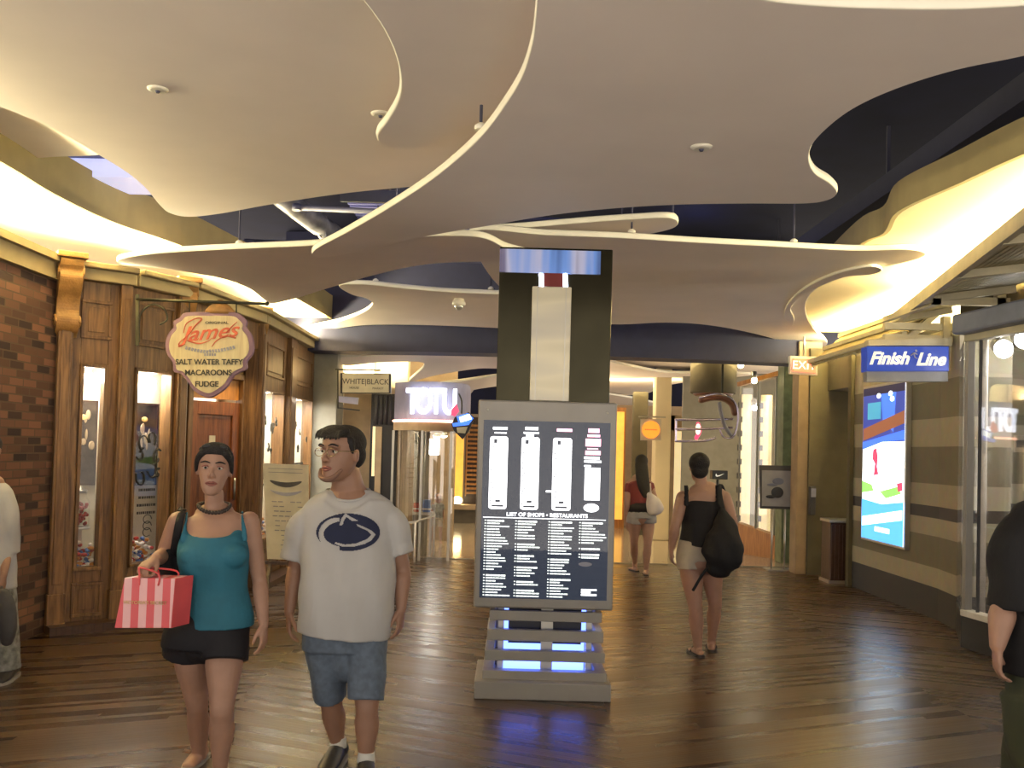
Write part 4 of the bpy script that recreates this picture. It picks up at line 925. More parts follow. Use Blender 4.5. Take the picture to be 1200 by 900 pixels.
# recess + bin
b = MB(); b.box(4.2, 5.2, 13.25, 13.4, 0, 3.2); o = b.build('wall_right_recess', 'khaki'); tag(o, 'dark khaki recess wall behind the waste bin', 'wall', **S)
b = MB(); b.box(4.05, 4.38, 13.3, 13.6, 0, 3.3); o = b.build('pillar_5', 'beigew', bevel=.01); tag(o, 'beige pillar left of the waste bin', 'pillar', **S)
b = MB(); b.box(4.22, 4.55, 14.6, 14.95, 0, 3.4); o = b.build('pillar_6', 'green', bevel=.01); tag(o, 'green stone pier beside the far glass shop', 'pillar', **S)
b = MB(); b.box(4.45, 4.95, 12.3, 13.25, 2.6, 3.1); o = b.build('beam_2', 'khaki'); tag(o, 'khaki lintel over the recess', 'beam', **S)
t = thing('trash_bin', 'dark brown square waste bin with a steel top by the striped wall', 'trash bin', (4.42, 12.6, 0))
MB().box(4.24, 4.60, 12.42, 12.78, .03, .80).build('bin_body', 'darkwood', t, bevel=.01); MB().box(4.22, 4.62, 12.40, 12.80, .80, .84).build('lid', 'steel', t, bevel=.008); MB().box(4.22, 4.62, 12.40, 12.80, 0, .04).build('base', 'steel', t)
b = MB()
for k in range(7): b.box(4.25+.05*k, 4.27+.05*k, 12.405, 12.42, .06, .77)
b.build('vertical_slats', 'darkwood', t)
t = thing('wall_phone', 'small grey wall phone on the recess edge above the bin', 'phone', (4.3, 13.2, 1.1))
MB().box(4.20, 4.28, 13.16, 13.25, .85, 1.25).build('body', 'greydark', t, bevel=.01); MB().box(4.21, 4.27, 13.13, 13.16, 1.1, 1.22).build('screen', 'bluegrey', t)

# far right glass shop
GS0, GS1 = (4.42, 15.0), (3.85, 16.0)
fS = frame(GS1, GS0); LS = flen(GS0, GS1)
g = thing('window_6', 'far glass shop front with glowing columns behind and an orange wooden base', 'window', fp(fS, LS/2, 0), **S)
b = MB(); b.quadbox([fp(fS, 0, 0, 0), fp(fS, LS, 0, 0), fp(fS, LS, 0, -.15), fp(fS, 0, 0, -.15), fp(fS, 0, .52, 0), fp(fS, LS, .33, 0), fp(fS, LS, .33, -.15), fp(fS, 0, .52, -.15)]); b.build('base', 'orangewood', g)
b = MB(); b.quadbox([fp(fS, 0, .52, -.06), fp(fS, LS, .33, -.06), fp(fS, LS, .33, -.07), fp(fS, 0, .52, -.07), fp(fS, 0, 2.85, -.06), fp(fS, LS, 3.0, -.06), fp(fS, LS, 3.0, -.07), fp(fS, 0, 2.85, -.07)]); b.build('pane', 'shopglass', g)
b = MB(); b.bar(fp(fS, 0, 2.87, 0), fp(fS, LS, 3.04, 0), .07); b.build('head_rail', 'orangewood', g)
for k in (.0, .36, .72, 1.0): MB().bar(fp(fS, LS*k, .5-.17*k, -.05), fp(fS, LS*k, 2.86+.15*k, -.05), .03).build('mullion', 'steel', g)
b = MB(); b.box(3.2, 5.2, 17.6, 17.7, 0, 3.2); o = b.build('wall_right_far', 'pillar'); tag(o, 'grey inner wall of the far glass shop', 'wall', **S)
for i, (x, lb) in enumerate(((873, 'leftmost glowing column in the far glass shop'), (897, 'middle glowing column in the far glass shop'), (920, 'rightmost glowing column in the far glass shop'))):
    c = P(x, 550, 16.8); t = thing('display_column', lb, 'display column', (c.x, c.y, 0), 'glowing columns in the far glass shop')
    MB().cyl((c.x, c.y, .1), (c.x, c.y, 2.75), .10, 20).build('shaft', 'tubelit', t); MB().lathe((c.x, c.y, 0), [(0, .16), (.1, .14)], 20).build('base', 'steel', t)
    b = MB()
    for k in range(9): b.box(c.x-.17, c.x-.11, c.y-.2, c.y-.1, .5+.25*k, .60+.25*k); 
    b.build('goods', ['greydark', 'bluesteel', 'chrome'][i], t)
for i, (x, y) in enumerate(((884, 478), (925, 480), (868, 428), (884, 446))):
    c = P(x, y, 16.3 if i < 2 else 15.2); t = thing('shop_spotlight', ['blue-white spotlight at the left in the far glass shop', 'white spotlight at the right in the far glass shop', 'warm spotlight above the head rail of the far glass shop', 'small spotlight beside the head rail of the far glass shop'][i], 'spotlight', c, 'spotlights of the far glass shop')
    MB().ell(c, .05).build('lens', 'lampw' if i < 2 else 'lampy', t); MB().cyl(c+V((0, .02, .03)), c+V((0, .05, .14)), .05, 12).build('can', 'steel', t)
# poster easel
t = thing('easel_sign', 'grey framed poster of two caps on two thin steel legs', 'sign stand', (3.9, 13.7, 0))
EY = 13.75
MB().prism([P(890, 545, EY), P(932, 546, EY), P(931, 597, EY), P(891, 596, EY)], (0, .03, 0)).build('frame', 'greydark', t)
MB().prism([P(893, 551, EY-.01), P(930, 552, EY-.01), P(929, 594, EY-.01), P(893, 593, EY-.01)], (0, .01, 0)).build('poster_sheet', 'grey', t)
b = MB(); b.ell(P(912, 564, EY-.02), (.085, .006, .05)); b.ell(P(905, 568, EY-.02), (.08, .006, .02)); b.build('grey_cap', 'bluesteel', t)
b = MB(); b.ell(P(911, 577, EY-.02), (.09, .006, .08)); b.ell(P(903, 582, EY-.02), (.07, .006, .025)); b.build('dark_cap', 'black', t)
for x in (905, 920):
    p = P(x, 597, EY+.02); MB().cyl((p.x, p.y, 0), p, .014, 10).build('leg', 'steel', t)
MB().box(P(897, 650, EY).x, P(928, 650, EY).x, EY-.12, EY+.15, 0, .015).build('foot_plate', 'steel', t)
# red lit sign
t = thing('lit_exit_sign', 'small orange-red lit sign box under the soffit at the right', 'sign', tuple(P(942, 428, 13.0)))
MB().prism([P(926, 417, 12.9), P(958, 418, 12.9), P(958, 440, 12.9), P(926, 438, 12.9)], (0, .08, 0)).build('sign_box', 'white', t)
MB().prism([P(929, 420, 12.88), P(956, 421, 12.88), P(956, 437, 12.88), P(929, 435, 12.88)], (0, .02, 0)).build('lit_face', 'exitred', t)
text('EXIT', .16, 'pinkneon', t, P(942.5, 428.5, 12.87), V((1, 0, -.03)), ny, .002)
MB().cyl(P(942, 417, 12.94), V((P(942, 417, 12.94).x, 12.94, 3.45)), .015, 8).build('stem', 'steel', t)
# round orange sign
t = thing('hanging_sign', 'square white sign with a big orange disc', 'sign', tuple(P(763, 503, 15.5)))
MB().prism([P(751, 491, 15.5), P(775, 491, 15.5), P(775, 516, 15.5), P(751, 516, 15.5)], (0, .06, 0)).build('sign_box', 'signwhite', t)
k_ = P(763, 503.5, 15.46); MB().prism([k_+V((.145*math.cos(j*PI/16), 0, .145*math.sin(j*PI/16))) for j in range(32)], (0, .03, 0)).build('orange_disc', 'orange', t)
b = MB()
for j in range(8): b.box(k_.x-.1+.025*j, k_.x-.085+.025*j, 15.45, 15.455, k_.z-.01, k_.z+.01)
b.build('small_lettering', 'red', t)
MB().bar(P(748, 488, 15.5), P(780, 489, 15.5), .025).build('arm', 'framec', t)
# right far walls
b = MB(); b.box(2.75, 3.05, 18.0, 18.4, 0, 3.3); o = b.build('pillar_7', 'cream', bevel=.02); tag(o, 'glowing yellow pillar right of the orange disc sign', 'pillar', **S)
b = MB(); b.box(1.9, 3.9, 21.5, 21.7, 0, 2.75); o = b.build('wall_far_right', 'beigew'); tag(o, 'warm far wall behind the women walking away', 'wall', **S)
b = MB(); b.box(2.45, 2.75, 19, 19.2, 0, 2.9); o = b.build('pillar_8', 'khaki', bevel=.02); tag(o, 'khaki pillar beneath the orange disc sign', 'pillar', **S)
t = thing('amber_panel', 'warm amber lit wall panel right of the directory', 'light panel', (2.2, 21, 0))
MB().box(1.5, 2.45, 20.5, 20.6, .2, 2.55).build('light_face', 'amber', t); MB().box(1.45, 2.5, 20.6, 20.7, 0, 2.65).build('backing', 'orangewood', t)
t = thing('lit_doorway', 'pale glowing doorway between the two women walking away', 'light panel', (3.4, 17.9, 0))
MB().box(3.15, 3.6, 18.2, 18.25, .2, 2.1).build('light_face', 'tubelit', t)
b = MB(); b.box(3.08, 3.15, 18.15, 18.25, 0, 2.4); b.box(3.6, 3.67, 18.15, 18.25, 0, 2.4); b.box(3.08, 3.67, 18.15, 18.25, 2.1, 2.4); b.build('surround', 'beigew', t)
t = thing('ceiling_drum', 'dark round drum under the ceiling above the chrome hooked sign', 'drum', (3.6, 15.2, 3))
c = P(836, 446, 15.6); MB().lathe((c.x, c.y, c.z-.22), [(0, .36), (.02, .38), (.5, .38)], 36).build('drum', 'khaki', t)
b = MB(); b.lathe((c.x, c.y, c.z-.26), [(0, .30), (.05, .34)], 36); b.build('lower_ring', 'browncap', t)
# chrome hooked sign
t = thing('neon_hook_sign', 'big hooked chrome and rust sign with horizontal bars', 'sign', tuple(P(825, 490, 14.9)))
HY = 14.9
MB().tube([(P(x, y, HY), .05, .10) for x, y in ((822, 469), (835, 466), (848, 467), (858, 474), (861, 484))], seg=14, sub=5).build('rust_hook', 'browncap', t)
for dy in (0, 1):
    MB().tube([(P(x, y, HY-.1+.2*dy), .016) for x, y in ((820, 466), (835, 462), (850, 463), (861, 471), (865, 486), (862, 505), (857, 513), (848, 512), (843, 503))], seg=10, sub=5).build('chrome_tube', 'chrome', t)
b = MB(); b.tube([(P(x, y, HY), .03, .05) for x, y in ((843, 473), (845, 485), (850, 500), (858, 512))], seg=12, sub=4); b.build('inner_fin', 'grey', t)
for y0, y1 in ((492, 491), (503, 501), (517, 515)): MB().tube([(P(792, y0, HY), .02, .02), (P(825, y0-.3, HY), .02, .02), (P(858 if y0 < 510 else 838, y1 if y0 < 510 else 513, HY), .02, .02)], seg=10).build('horizontal_bar', 'chrome', t)
MB().bar(P(792, 491, HY), P(792, 517, HY), .03).build('end_bar', 'chrome', t)
MB().bar(P(846, 470, HY), V((P(846, 470, HY).x, HY, 3.3)), .03).build('hanger', 'iron', t)
t = thing('pink_lamp', 'small pink glowing tube behind the chrome bars', 'lamp', tuple(P(818, 505, 15.4)))
MB().tube([(P(x, y, 15.6), .035) for x, y in ((818, 497), (820, 505), (816, 513))], seg=10).build('tube', 'poster_red', t); MB().ell(P(818, 503, 15.55), (.04, .03, .09)).build('glow', 'pinkneon', t)
# black swoosh sign box
t = thing('sign_box', 'small black box with a white swoosh right of the woman in black', 'sign', tuple(P(843, 557, 14.2)))
b = MB(); a, c = P(835, 551, 14.2), P(853, 562, 14.2); b.box(a.x, c.x, 14.2, 14.4, c.z, a.z); b.build('box', 'black', t, bevel=.01)
k_ = P(843, 556.5, 14.19); MB().prism([k_+V((x*.01, 0, z*.01)) for x, z in ((-5, 2), (-6, -1), (-4, -3), (0, -2), (7, 2), (0, -.5), (-3, -1), (-4, .5))], (0, -.004, 0)).build('swoosh', 'fwhite', t)
MB().cyl((k_.x, 14.3, 0), (k_.x, 14.3, c.z), .02, 10).build('post', 'steel', t)

# ------------------------------------------------------------------ directory kiosk
k = thing('mall_directory', 'freestanding lit mall directory on a slatted steel base with a tall column', 'directory', (.27, 6.5, 0))
BY = 6.32
cx = P(640, 800, BY).x
MB().box(P(555, 820, 6.22).x, P(716, 820, 6.22).x, 6.22, 6.88, 0, .115).build('plinth', 'steelp', k, bevel=.006)
px0, px1 = P(573, 740, 6.35).x, P(705, 740, 6.35).x
# slats as ring frames
for i, (v0, v1) in enumerate(((716, 728), (738, 751), (762, 774), (785, 797))):
    z1 = P(640, v0, 6.36).z; z0 = P(640, v1, 6.36).z; e_ = .012*i
    b = MB(); b.box(px0-e_, px1+e_, 6.34-e_, 6.38, z0, z1); b.box(px0-e_, px0+.04, 6.38, 6.78, z0, z1); b.box(px1-.04, px1+e_, 6.38, 6.78, z0, z1); b.box(px0-e_, px1+e_, 6.74, 6.78, z0, z1)
    b.build('base_slat', 'steelp', k, bevel=.004)
for x in (px0+.06, px1-.10):
    for y in (6.42, 6.68): MB().box(x, x+.04, y, y+.04, .115, .60).build('corner_post', 'steel', k)
MB().box(px0+.10, px1-.10, 6.55, 6.57, .125, .33).build('glow_panel', 'led', k, label='blue glowing panel between the slats')
MB().box(px0+.13, px1-.13, 6.44, 6.54, .33, .575).build('dark_core', 'black', k)
MB().box(cx-.04, cx+.04, 6.40, 6.44, .12, .58).build('centre_post', 'steel', k)
for x in (px0+.03, px1-.03): MB().ell((x, 6.42, .50), .012).build('led_lamp', 'ledspot', k)
for x in (px0+.11, px1-.13): MB().box(x-.02, x+.05, 6.45, 6.5, .34, .56).build('side_glow', 'led', k)
barlight('kiosk_glow', (px0+.1, 6.45), (px1-.1, 6.45), .14, (0, 0, 1), .1, 5, (.2, .3, 1))
# board
bx0, bx1 = P(556, 640, BY).x, P(719, 640, BY).x
TL, TR, BL, BR = P(560.5, 469, BY), P(722.5, 472, BY), P(554.5, 712, BY), P(719, 717, BY)
MB().box((TL.x+BL.x)/2, (TR.x+BR.x)/2, BY, BY+.14, P(637, 714, BY).z, P(640, 470, BY).z).build('board_case', 'steelp', k, bevel=.012)
xl, xr = (TL.x+BL.x)/2, (TR.x+BR.x)/2; zb, zt = P(637, 714, BY).z, P(640, 470, BY).z
sc = (xr-xl)/163.5
def B(u, v, d=0): return V((xl+u*sc, BY-.004-d, zt-v*sc))      # u,v in board units from its top left
def rect(b, u0, u1, v0, v1, d=0, th=.003): b.prism([B(u0, v0, d), B(u1, v0, d), B(u1, v1, d), B(u0, v1, d)], (0, th, 0))
b = MB(); rect(b, 7, 156, 24, 232, 0); b.build('board_face', 'board', k)
def rrect(u0, u1, v0, v1, r, d):
    pts = []
    for (cx_, cy_, a0) in ((u1-r, v0+r, -90), (u1-r, v1-r, 0), (u0+r, v1-r, 90), (u0+r, v0+r, 180)):
        for j in range(5): a_ = math.radians(a0+j*22.5); pts.append(B(cx_+r*math.cos(a_), cy_+r*math.sin(a_), d))
    return pts
for (u0, u1) in ((15, 36), (52, 73), (89, 111)):
    MB().prism(rrect(u0, u1, 43, 128, 3, .003), (0, .002, 0)).build('floor_plan', 'lit', k)
    b = MB(); uc = (u0+u1)/2
    for j in range(26):
        u = random.choice([u0+1, u0+3, uc, u1-5, u1-3]); v = 46+j*3.0; rect(b, u, u+2.4, v, v+1.2, .005, .001)
    rect(b, uc-6, uc-2, 46, 51, .004, .001); rect(b, uc-7, uc+7, 123, 125.5, .004, .001); rect(b, uc-3, uc+3, 117, 120, .004, .001)
    b.build('plan_marks', 'board', k)
b = MB()
for u0, u1, v0, v1 in ((18, 35, 32, 35), (56, 71, 31, 34.5), (20, 34, 38, 39.5), (54, 72, 37, 39), (57, 66, 39.5, 43), (82, 88, 105, 107)): rect(b, u0, u1, v0, v1, .003)
b.build('plan_titles', 'lit', k)
b = MB()
for u0, u1, v0, v1 in ((93, 111, 32, 35.5), (130, 143, 31, 36), (129, 144, 38, 41), (127, 145, 43, 52), (129, 142, 54, 55.5), (127, 145, 57, 62)): rect(b, u0, u1, v0, v1, .003)
b.build('pink_marks', 'litpink', k)
b = MB()
for u0, u1, v0, v1 in ((126, 144, 64, 67), (126, 146, 68.5, 71), (126, 134, 74, 76), (127, 145, 77, 115)): rect(b, u0, u1, v0, v1, .003)
b.prism([B(135.5+9*math.cos(j*PI/10), 124+5*math.sin(j*PI/10), .003) for j in range(20)], (0, .002, 0)); b.build('fourth_plan', 'lit', k)
text('LIST OF SHOPS • RESTAURANTS', 5.0*sc*1.2, 'lit', k, B(84, 134, .005), (1, 0, 0), ny, .001, off=.0006, sx=1.12, name='heading')
b = MB(); rect(b, 9, 153, 137.7, 138.3, .003); b.build('heading_rule', 'lit', k)
for ci, (u, vend) in enumerate(((11, 230), (47, 231), (86, 231), (122, 184))):
    b = MB(); v = 141; gap = {11: (202,), 47: (163, 178, 190, 207, 219), 86: (181, 206), 122: (168, 176)}[u]
    while v < vend:
        if any(abs(v-g_) < 1.6 for g_ in gap): v += 3.4
        hd = any(abs(v-3.4-g_) < 2 for g_ in gap) or v == 141
        rect(b, u, u+1.6, v, v+1.1, .003); wmax = 9+17*random.random()
        if hd: wmax = 20
        x = u+3
        while x < u+3+wmax and x < u+33:
            l_ = 2+4*random.random(); rect(b, x, x+l_, v, v+(1.9 if hd else 1.35), .003); x += l_+.5
        v += 3.35
    b.build('shop_listing', 'litdim', k)
b = MB(); rect(b, 126, 144, 219, 220.6, .003); rect(b, 126, 137, 221.6, 223.6, .003); rect(b, 126, 144, 224.6, 226.6, .003); b.build('corner_logo', 'lit', k)
b = MB(); b.prism([B(130+8*math.cos(j*PI/10), 190+2.6*math.sin(j*PI/10), .003) for j in range(20)], (0, .002, 0)); b.build('grey_emblem', 'bluegrey', k)
for u in (11, 152): MB().ell(B(u, 12, -.002), (.008, .004, .008)).build('screw', 'steel', k)
MB().box(xl+7*sc, xr-7*sc, BY-.014, BY-.012, zt-232*sc, zt-24*sc).build('cover_glass', 'glass', k)
# column
CY = 6.36
c0, c1 = P(580, 470, CY).x, P(716, 470, CY).x; c0 = (c0+P(587, 290, CY).x)/2; c1 = (c1+P(717, 290, CY).x)/2
ztop = P(650, 290, CY).z
MB().box(c0, c1, CY+.02, CY+.42, zt-.03, ztop).build('column_body', 'mirror', k, bevel=.006, label='smoked dark mirror steel column')
q0, q1 = P(622, 400, CY).x, P(668, 400, CY).x
MB().box(q0, q1, CY-.04, CY+.03, zt, P(645, 337, CY).z).build('pale_panel', 'paleband', k, bevel=.006, label='pale brushed strip up the column front')
b = MB(); b.box(q0+.035, q0+.04, CY-.046, CY-.04, zt, P(645, 337, CY).z); b.box(q1-.04, q1-.035, CY-.046, CY-.04, zt, P(645, 337, CY).z); b.build('panel_seam', 'steel', k)
MB().box(c0, P(704, 300, CY).x, CY, CY+.03, P(650, 320, CY).z, P(650, 293, CY).z).build('blue_reflection', 'bluereflect', k, label='blue reflection painted as a glowing band at the column top')
for x in (634, 662): MB().cyl(P(x, 321, CY+.01), P(x+1, 336, CY+.01), .016, 10).build('bright_tube', 'ledspot', k)
MB().box(P(637, 325, CY).x, P(660, 325, CY).x, CY, CY+.03, P(645, 337, CY).z, P(645, 320, CY).z).build('red_inset', 'maroon', k)

# ------------------------------------------------------------------ people
def wpt(px, py, Y): return P(px, py, Y)
def head(b, c, yaw, s=1.0, tilt=0, wd=1.0, fem=False):
    """skin of the head into MB b; returns matrix of the head frame"""
    HM = Matrix.Translation(c) @ Matrix.Rotation(yaw, 4, 'Z') @ Matrix.Rotation(tilt, 4, 'Y') @ Matrix.Diagonal((s*wd, s, s, 1))
    prof = [(-.118, .016, -.084, -.050), (-.108, .034, -.094, -.02), (-.085, .049, -.095, .025), (-.055, .058, -.093, .052), (-.02, .066, -.091, .074), (.01, .071, -.090, .088), (.04, .074, -.093, .095), (.07, .070, -.086, .092), (.095, .055, -.066, .075), (.112, .032, -.034, .047), (.118, .010, -.005, .02)]
    if fem: prof = [(z, w*(.93 if z < -.03 else .98), f*(.97 if z < -.1 else 1), b0) for z, w, f, b0 in prof]
    prof2 = []
    for i in range(len(prof)-1):
        for t in (0, .5): prof2.append(tuple(a+(b_-a)*t for a, b_ in zip(prof[i], prof[i+1])))
    prof2.append(prof[-1])
    seg = 36; R = []
    for z, w, f0, b0 in prof2:
        ring = []
        for j in range(seg):
            a = 2*PI*j/seg; x = w*math.cos(a); y = (f0+b0)/2+(b0-f0)/2*math.sin(a)
            for sx in (-1, 1):
                d2 = ((x-sx*.031)/.017)**2+((z-.012)/.013)**2
                if y < 0: y += .011*math.exp(-d2)
                d3 = ((x-sx*.045)/.016)**2+((z+.03)/.02)**2
                if y < 0: y -= .004*math.exp(-d3)
            ring.append(b.bm.verts.new(HM @ V((x, y, z))))
        R.append(ring)
    for i in range(len(R)-1):
        for j in range(seg): b.bm.faces.new((R[i][j], R[i][(j+1) % seg], R[i+1][(j+1) % seg], R[i+1][j]))
    b.bm.faces.new(R[0][::-1]); b.bm.faces.new(R[-1])
    T = lambda x, y, z: HM @ V((x, y, z))
    k = .82 if fem else 1
    b.tube([(T(0, -.086, .018), .007*s*k), (T(0, -.097, 0), .008*s*k), (T(0, -.108 if fem else -.112, -.018), .011*s*k), (T(0, -.104, -.027), .010*s*k)], seg=12, sub=2)
    for sx in (-1, 1):
        b.ell(T(sx*.011, -.097, -.025), .0085*s*k, seg=10)
        b.ell(T(sx*.072, .008, -.002), (.009*s, .018*s, .031*s), Matrix.Rotation(yaw+sx*.3, 4, 'Z'), seg=12)
        if not fem: b.tube([(T(sx*.014, -.092, .033), .005*s), (T(sx*.032, -.091, .036), .006*s), (T(sx*.05, -.080, .030), .005*s)], seg=8, sub=2)
    return HM
def face(HM, par, s, yaw, lipm='lips', brow='hair'):
    T = lambda x, y, z: HM @ V((x, y, z))
    for sx in (-1, 1):
        b = MB(); b.ell(T(sx*.031, -.0765, .012), (.0115*s, .0115*s, .0085*s), seg=16); b.build('eye', 'eyew', par)
        b = MB(); b.ell(T(sx*.030, -.0845, .012), .0062*s, seg=12); b.build('iris', 'iris', par)
        b = MB(); b.tube([(T(sx*.018, -.083, .019), .002*s), (T(sx*.031, -.089, .0225), .003*s), (T(sx*.046, -.080, .017), .002*s)], seg=6, sub=3); b.build('eyelid', 'lips', par)
        b = MB(); b.tube([(T(sx*.013, -.0965, .036), .0025*s), (T(sx*.032, -.0965, .042), .004*s), (T(sx*.052, -.084, .035), .0025*s)], seg=8, sub=3); b.build('eyebrow', brow, par)
    b = MB(); b.tube([(T(-.024, -.090, -.060), .003*s), (T(-.010, -.0975, -.054), .005*s), (T(0, -.099, -.0555), .0045*s), (T(.010, -.0975, -.054), .005*s), (T(.024, -.090, -.060), .003*s)], seg=8, sub=3)
    b.tube([(T(-.021, -.090, -.062), .003*s), (T(0, -.0975, -.067), .0065*s), (T(.021, -.090, -.062), .003*s)], seg=8, sub=3); b.build('lips', lipm, par)
def hand(b, w, d, sdir, n, s=1.0, curl=.5, spread=1.0):
    """w wrist, d towards the fingertips, sdir thumb side, n palm side"""
    w = V(w); d = V(d).normalized(); n = V(n); n = (n-d*n.dot(d)).normalized(); sd = V(sdir); sd = (sd-d*sd.dot(d)-n*sd.dot(n)).normalized()
    q = lambda a, b_, c: w+d*a*s+sd*b_*s+n*c*s
    b.tube([(q(-.02, 0, 0), .024*s, .019*s), (q(.02, 0, 0), .030*s, .017*s), (q(.055, 0, 0), .038*s, .016*s), (q(.088, 0, 0), .037*s, .013*s)], seg=16, sub=3, ref=n)
    for i, (o_, L) in enumerate(((.028, .068), (.010, .076), (-.009, .070), (-.027, .056))):
        r = .0088*s*(1 if i < 3 else .86); a0 = .12+curl*.35*(1+.12*i); pos = q(.084, o_, .0); ang = a0; pts = [(pos, r*1.1)]
        for k_, f_ in enumerate((.45, .32, .26)):
            pos = pos+(d*math.cos(ang)+n*math.sin(ang)+sd*o_*2.2*spread*(k_ == 0))*L*f_*s; pts.append((pos, r*(1-.08*k_))); ang += curl*(.75, .6, .4)[k_]
        b.tube(pts, seg=10, sub=2)
    b.tube([(q(.012, .022, .006), .014*s), (q(.040, .042, .016), .012*s), (q(.064, .050, .026), .0105*s), (q(.086, .048, .036), .009*s)], seg=10, sub=2)
def arm(b, sh, el, wr, s=1.0):
    sh, el, wr = V(sh), V(el), V(wr)
    b.tube([(sh, .050*s), (sh.lerp(el, .3), .048*s), (sh.lerp(el, .7), .042*s), (el, .036*s), (el.lerp(wr, .25), .039*s), (el.lerp(wr, .6), .032*s), (wr, .023*s)], seg=18, sub=3)
def leg(b, hp, kn, an, s=1.0, hs=.84):
    hp, kn, an = V(hp), V(kn), V(an)
    b.tube([(hp, .092*s*hs), (hp.lerp(kn, .35), .082*s), (hp.lerp(kn, .75), .062*s), (kn, .052*s), (kn.lerp(an, .15), .050*s), (kn.lerp(an, .35)+V((0, .008, 0)), .055*s), (kn.lerp(an, .7), .040*s), (an, .030*s)], seg=20, sub=3)
def rg(l, Y):   # rings from traced outline: (xl, xr, y, half depth, dy)
    out = []
    for xl_, xr_, y, ry, dy in l:
        a, c = P(xl_, y, Y+dy), P(xr_, y, Y+dy); out.append(((a+c)/2, (c-a).length/2, ry))
    return out
def foot(b, an, d, s=1.0, w=.040):
    an = V(an); d = V(d).normalized(); g = V((an.x, an.y, .035*s))
    b.tube([(V((an.x, an.y, an.z)), .036*s, .036*s), (V((an.x, an.y, .06)), .038*s, .042*s)], seg=14, sub=1)
    b.tube([(g-d*.05*s, .032*s, .030*s), (g+d*.03*s, .036*s, .036*s), (g+d*.10*s+V((0, 0, -.008)), .043*s, .026*s), (g+d*.165*s+V((0, 0, -.014)), .038*s, .018*s)], seg=16, sub=3, ref=V((0, 0, 1)))
def shoe(an, d, par, s=1.0, m='shoe'):
    an = V(an); d = V(d).normalized(); g = V((an.x, an.y, .05*s)); b = MB()
    b.tube([(g-d*.07*s+V((0, 0, .005)), .038*s, .040*s), (g+d*.0*s+V((0, 0, .012)), .042*s, .05*s), (g+d*.09*s, .050*s, .042*s), (g+d*.17*s+V((0, 0, -.012)), .050*s, .030*s), (g+d*.215*s+V((0, 0, -.02)), .040*s, .022*s)], seg=18, sub=4, ref=V((0, 0, 1)))
    b.tube([(V((an.x, an.y, .06)), .046*s), (V((an.x, an.y, .10*s)), .044*s)], seg=16, sub=1, flat=True)
    o = b.build('shoe', m, par, remesh=.007, smooth=3)
    b = MB(); sd = d.cross(V((0, 0, 1)))
    pl = [g-d*.10*s, g-d*.08*s+sd*.035*s, g+d*.05*s+sd*.047*s, g+d*.16*s+sd*.052*s, g+d*.22*s+sd*.03*s, g+d*.235*s, g+d*.22*s-sd*.03*s, g+d*.16*s-sd*.052*s, g+d*.05*s-sd*.047*s, g-d*.08*s-sd*.035*s]
    pl = catmull([V((p.x, p.y, 0.0)) for p in pl], 3); b.prism(pl, (0, 0, .022)); b.build('sole', 'sole', par)
    b = MB()
    for k_ in range(4):
        q = g+d*(.03+.028*k_)*s+V((0, 0, (.058-.008*k_)*s)); b.tube([(q-sd*.02*s+V((0, 0, -.006)), .003), (q, .004), (q+sd*.02*s+V((0, 0, -.006)), .003)], seg=6, sub=2)
    b.build('laces', 'greydark' if m == 'shoe' else m, par)
    return o
def drape(b, amt, fz, seed=0):
    for v in b.bm.verts:
        v.co.y += amt*math.sin(v.co.x*37+v.co.z*9+seed)*fz(v.co.z); v.co.x += amt*.5*math.sin(v.co.z*31+v.co.y*20+seed)*fz(v.co.z)

# ---- man in the white T-shirt
Y0 = 4.8
man = thing('person', 'person in a white T-shirt with a dark oval emblem, denim shorts and glasses', 'person', (P(405, 700, Y0).x, Y0, 0))
b = MB()
W = lambda x, y, dy=0: P(x, y, Y0+dy)
hc = W(401, 532.5, -.02)
HS = 1.19; HM = head(b, hc, math.radians(-34), HS, 0, 1.08)
b.tube([(W(405, 553, .03), .076, .074), (W(407, 566, .03), .080, .076), (W(408, 576, .04), .100, .08), (W(409, 590, .03), .14, .09)], seg=20, sub=3)
b.tube([(W(409, 586, .04), .09, .06), (W(409, 604, .03), .16, .085), (W(407, 640, .02), .19, .11), (W(406, 700, .02), .20, .12), (W(404, 750, .02), .17, .11)], seg=24, sub=3)
sL, eL, wL = W(360, 612, .03), W(346, 668, .05), W(339, 718, .0)
sR, eR, wR = W(456, 611, .03), W(472, 668, .05), W(470, 714, .0)
arm(b, sL, eL, wL, 1.12); arm(b, sR, eR, wR, 1.12)
hand(b, wL, V((.03, -.05, -1)), V((.35, -1, 0)), V((1, .3, 0)), 1.0, .55)
hand(b, wR, V((-.02, -.03, -1)), V((-.35, -1, 0)), V((-1, .3, 0)), 1.0, .45)
aL, aR = W(396, 874, .1), W(429, 893, -.12)
leg(b, W(383, 750, .02), W(388, 822, .06), aL, 1.12); leg(b, W(430, 750, .02), W(430, 828, -.10), aR, 1.12)
man_body = b.build('body', 'skind', man, remesh=.0055, smooth=2)
face(HM, man, HS, 0)
T = lambda x, y, z: HM @ V((x, y, z))
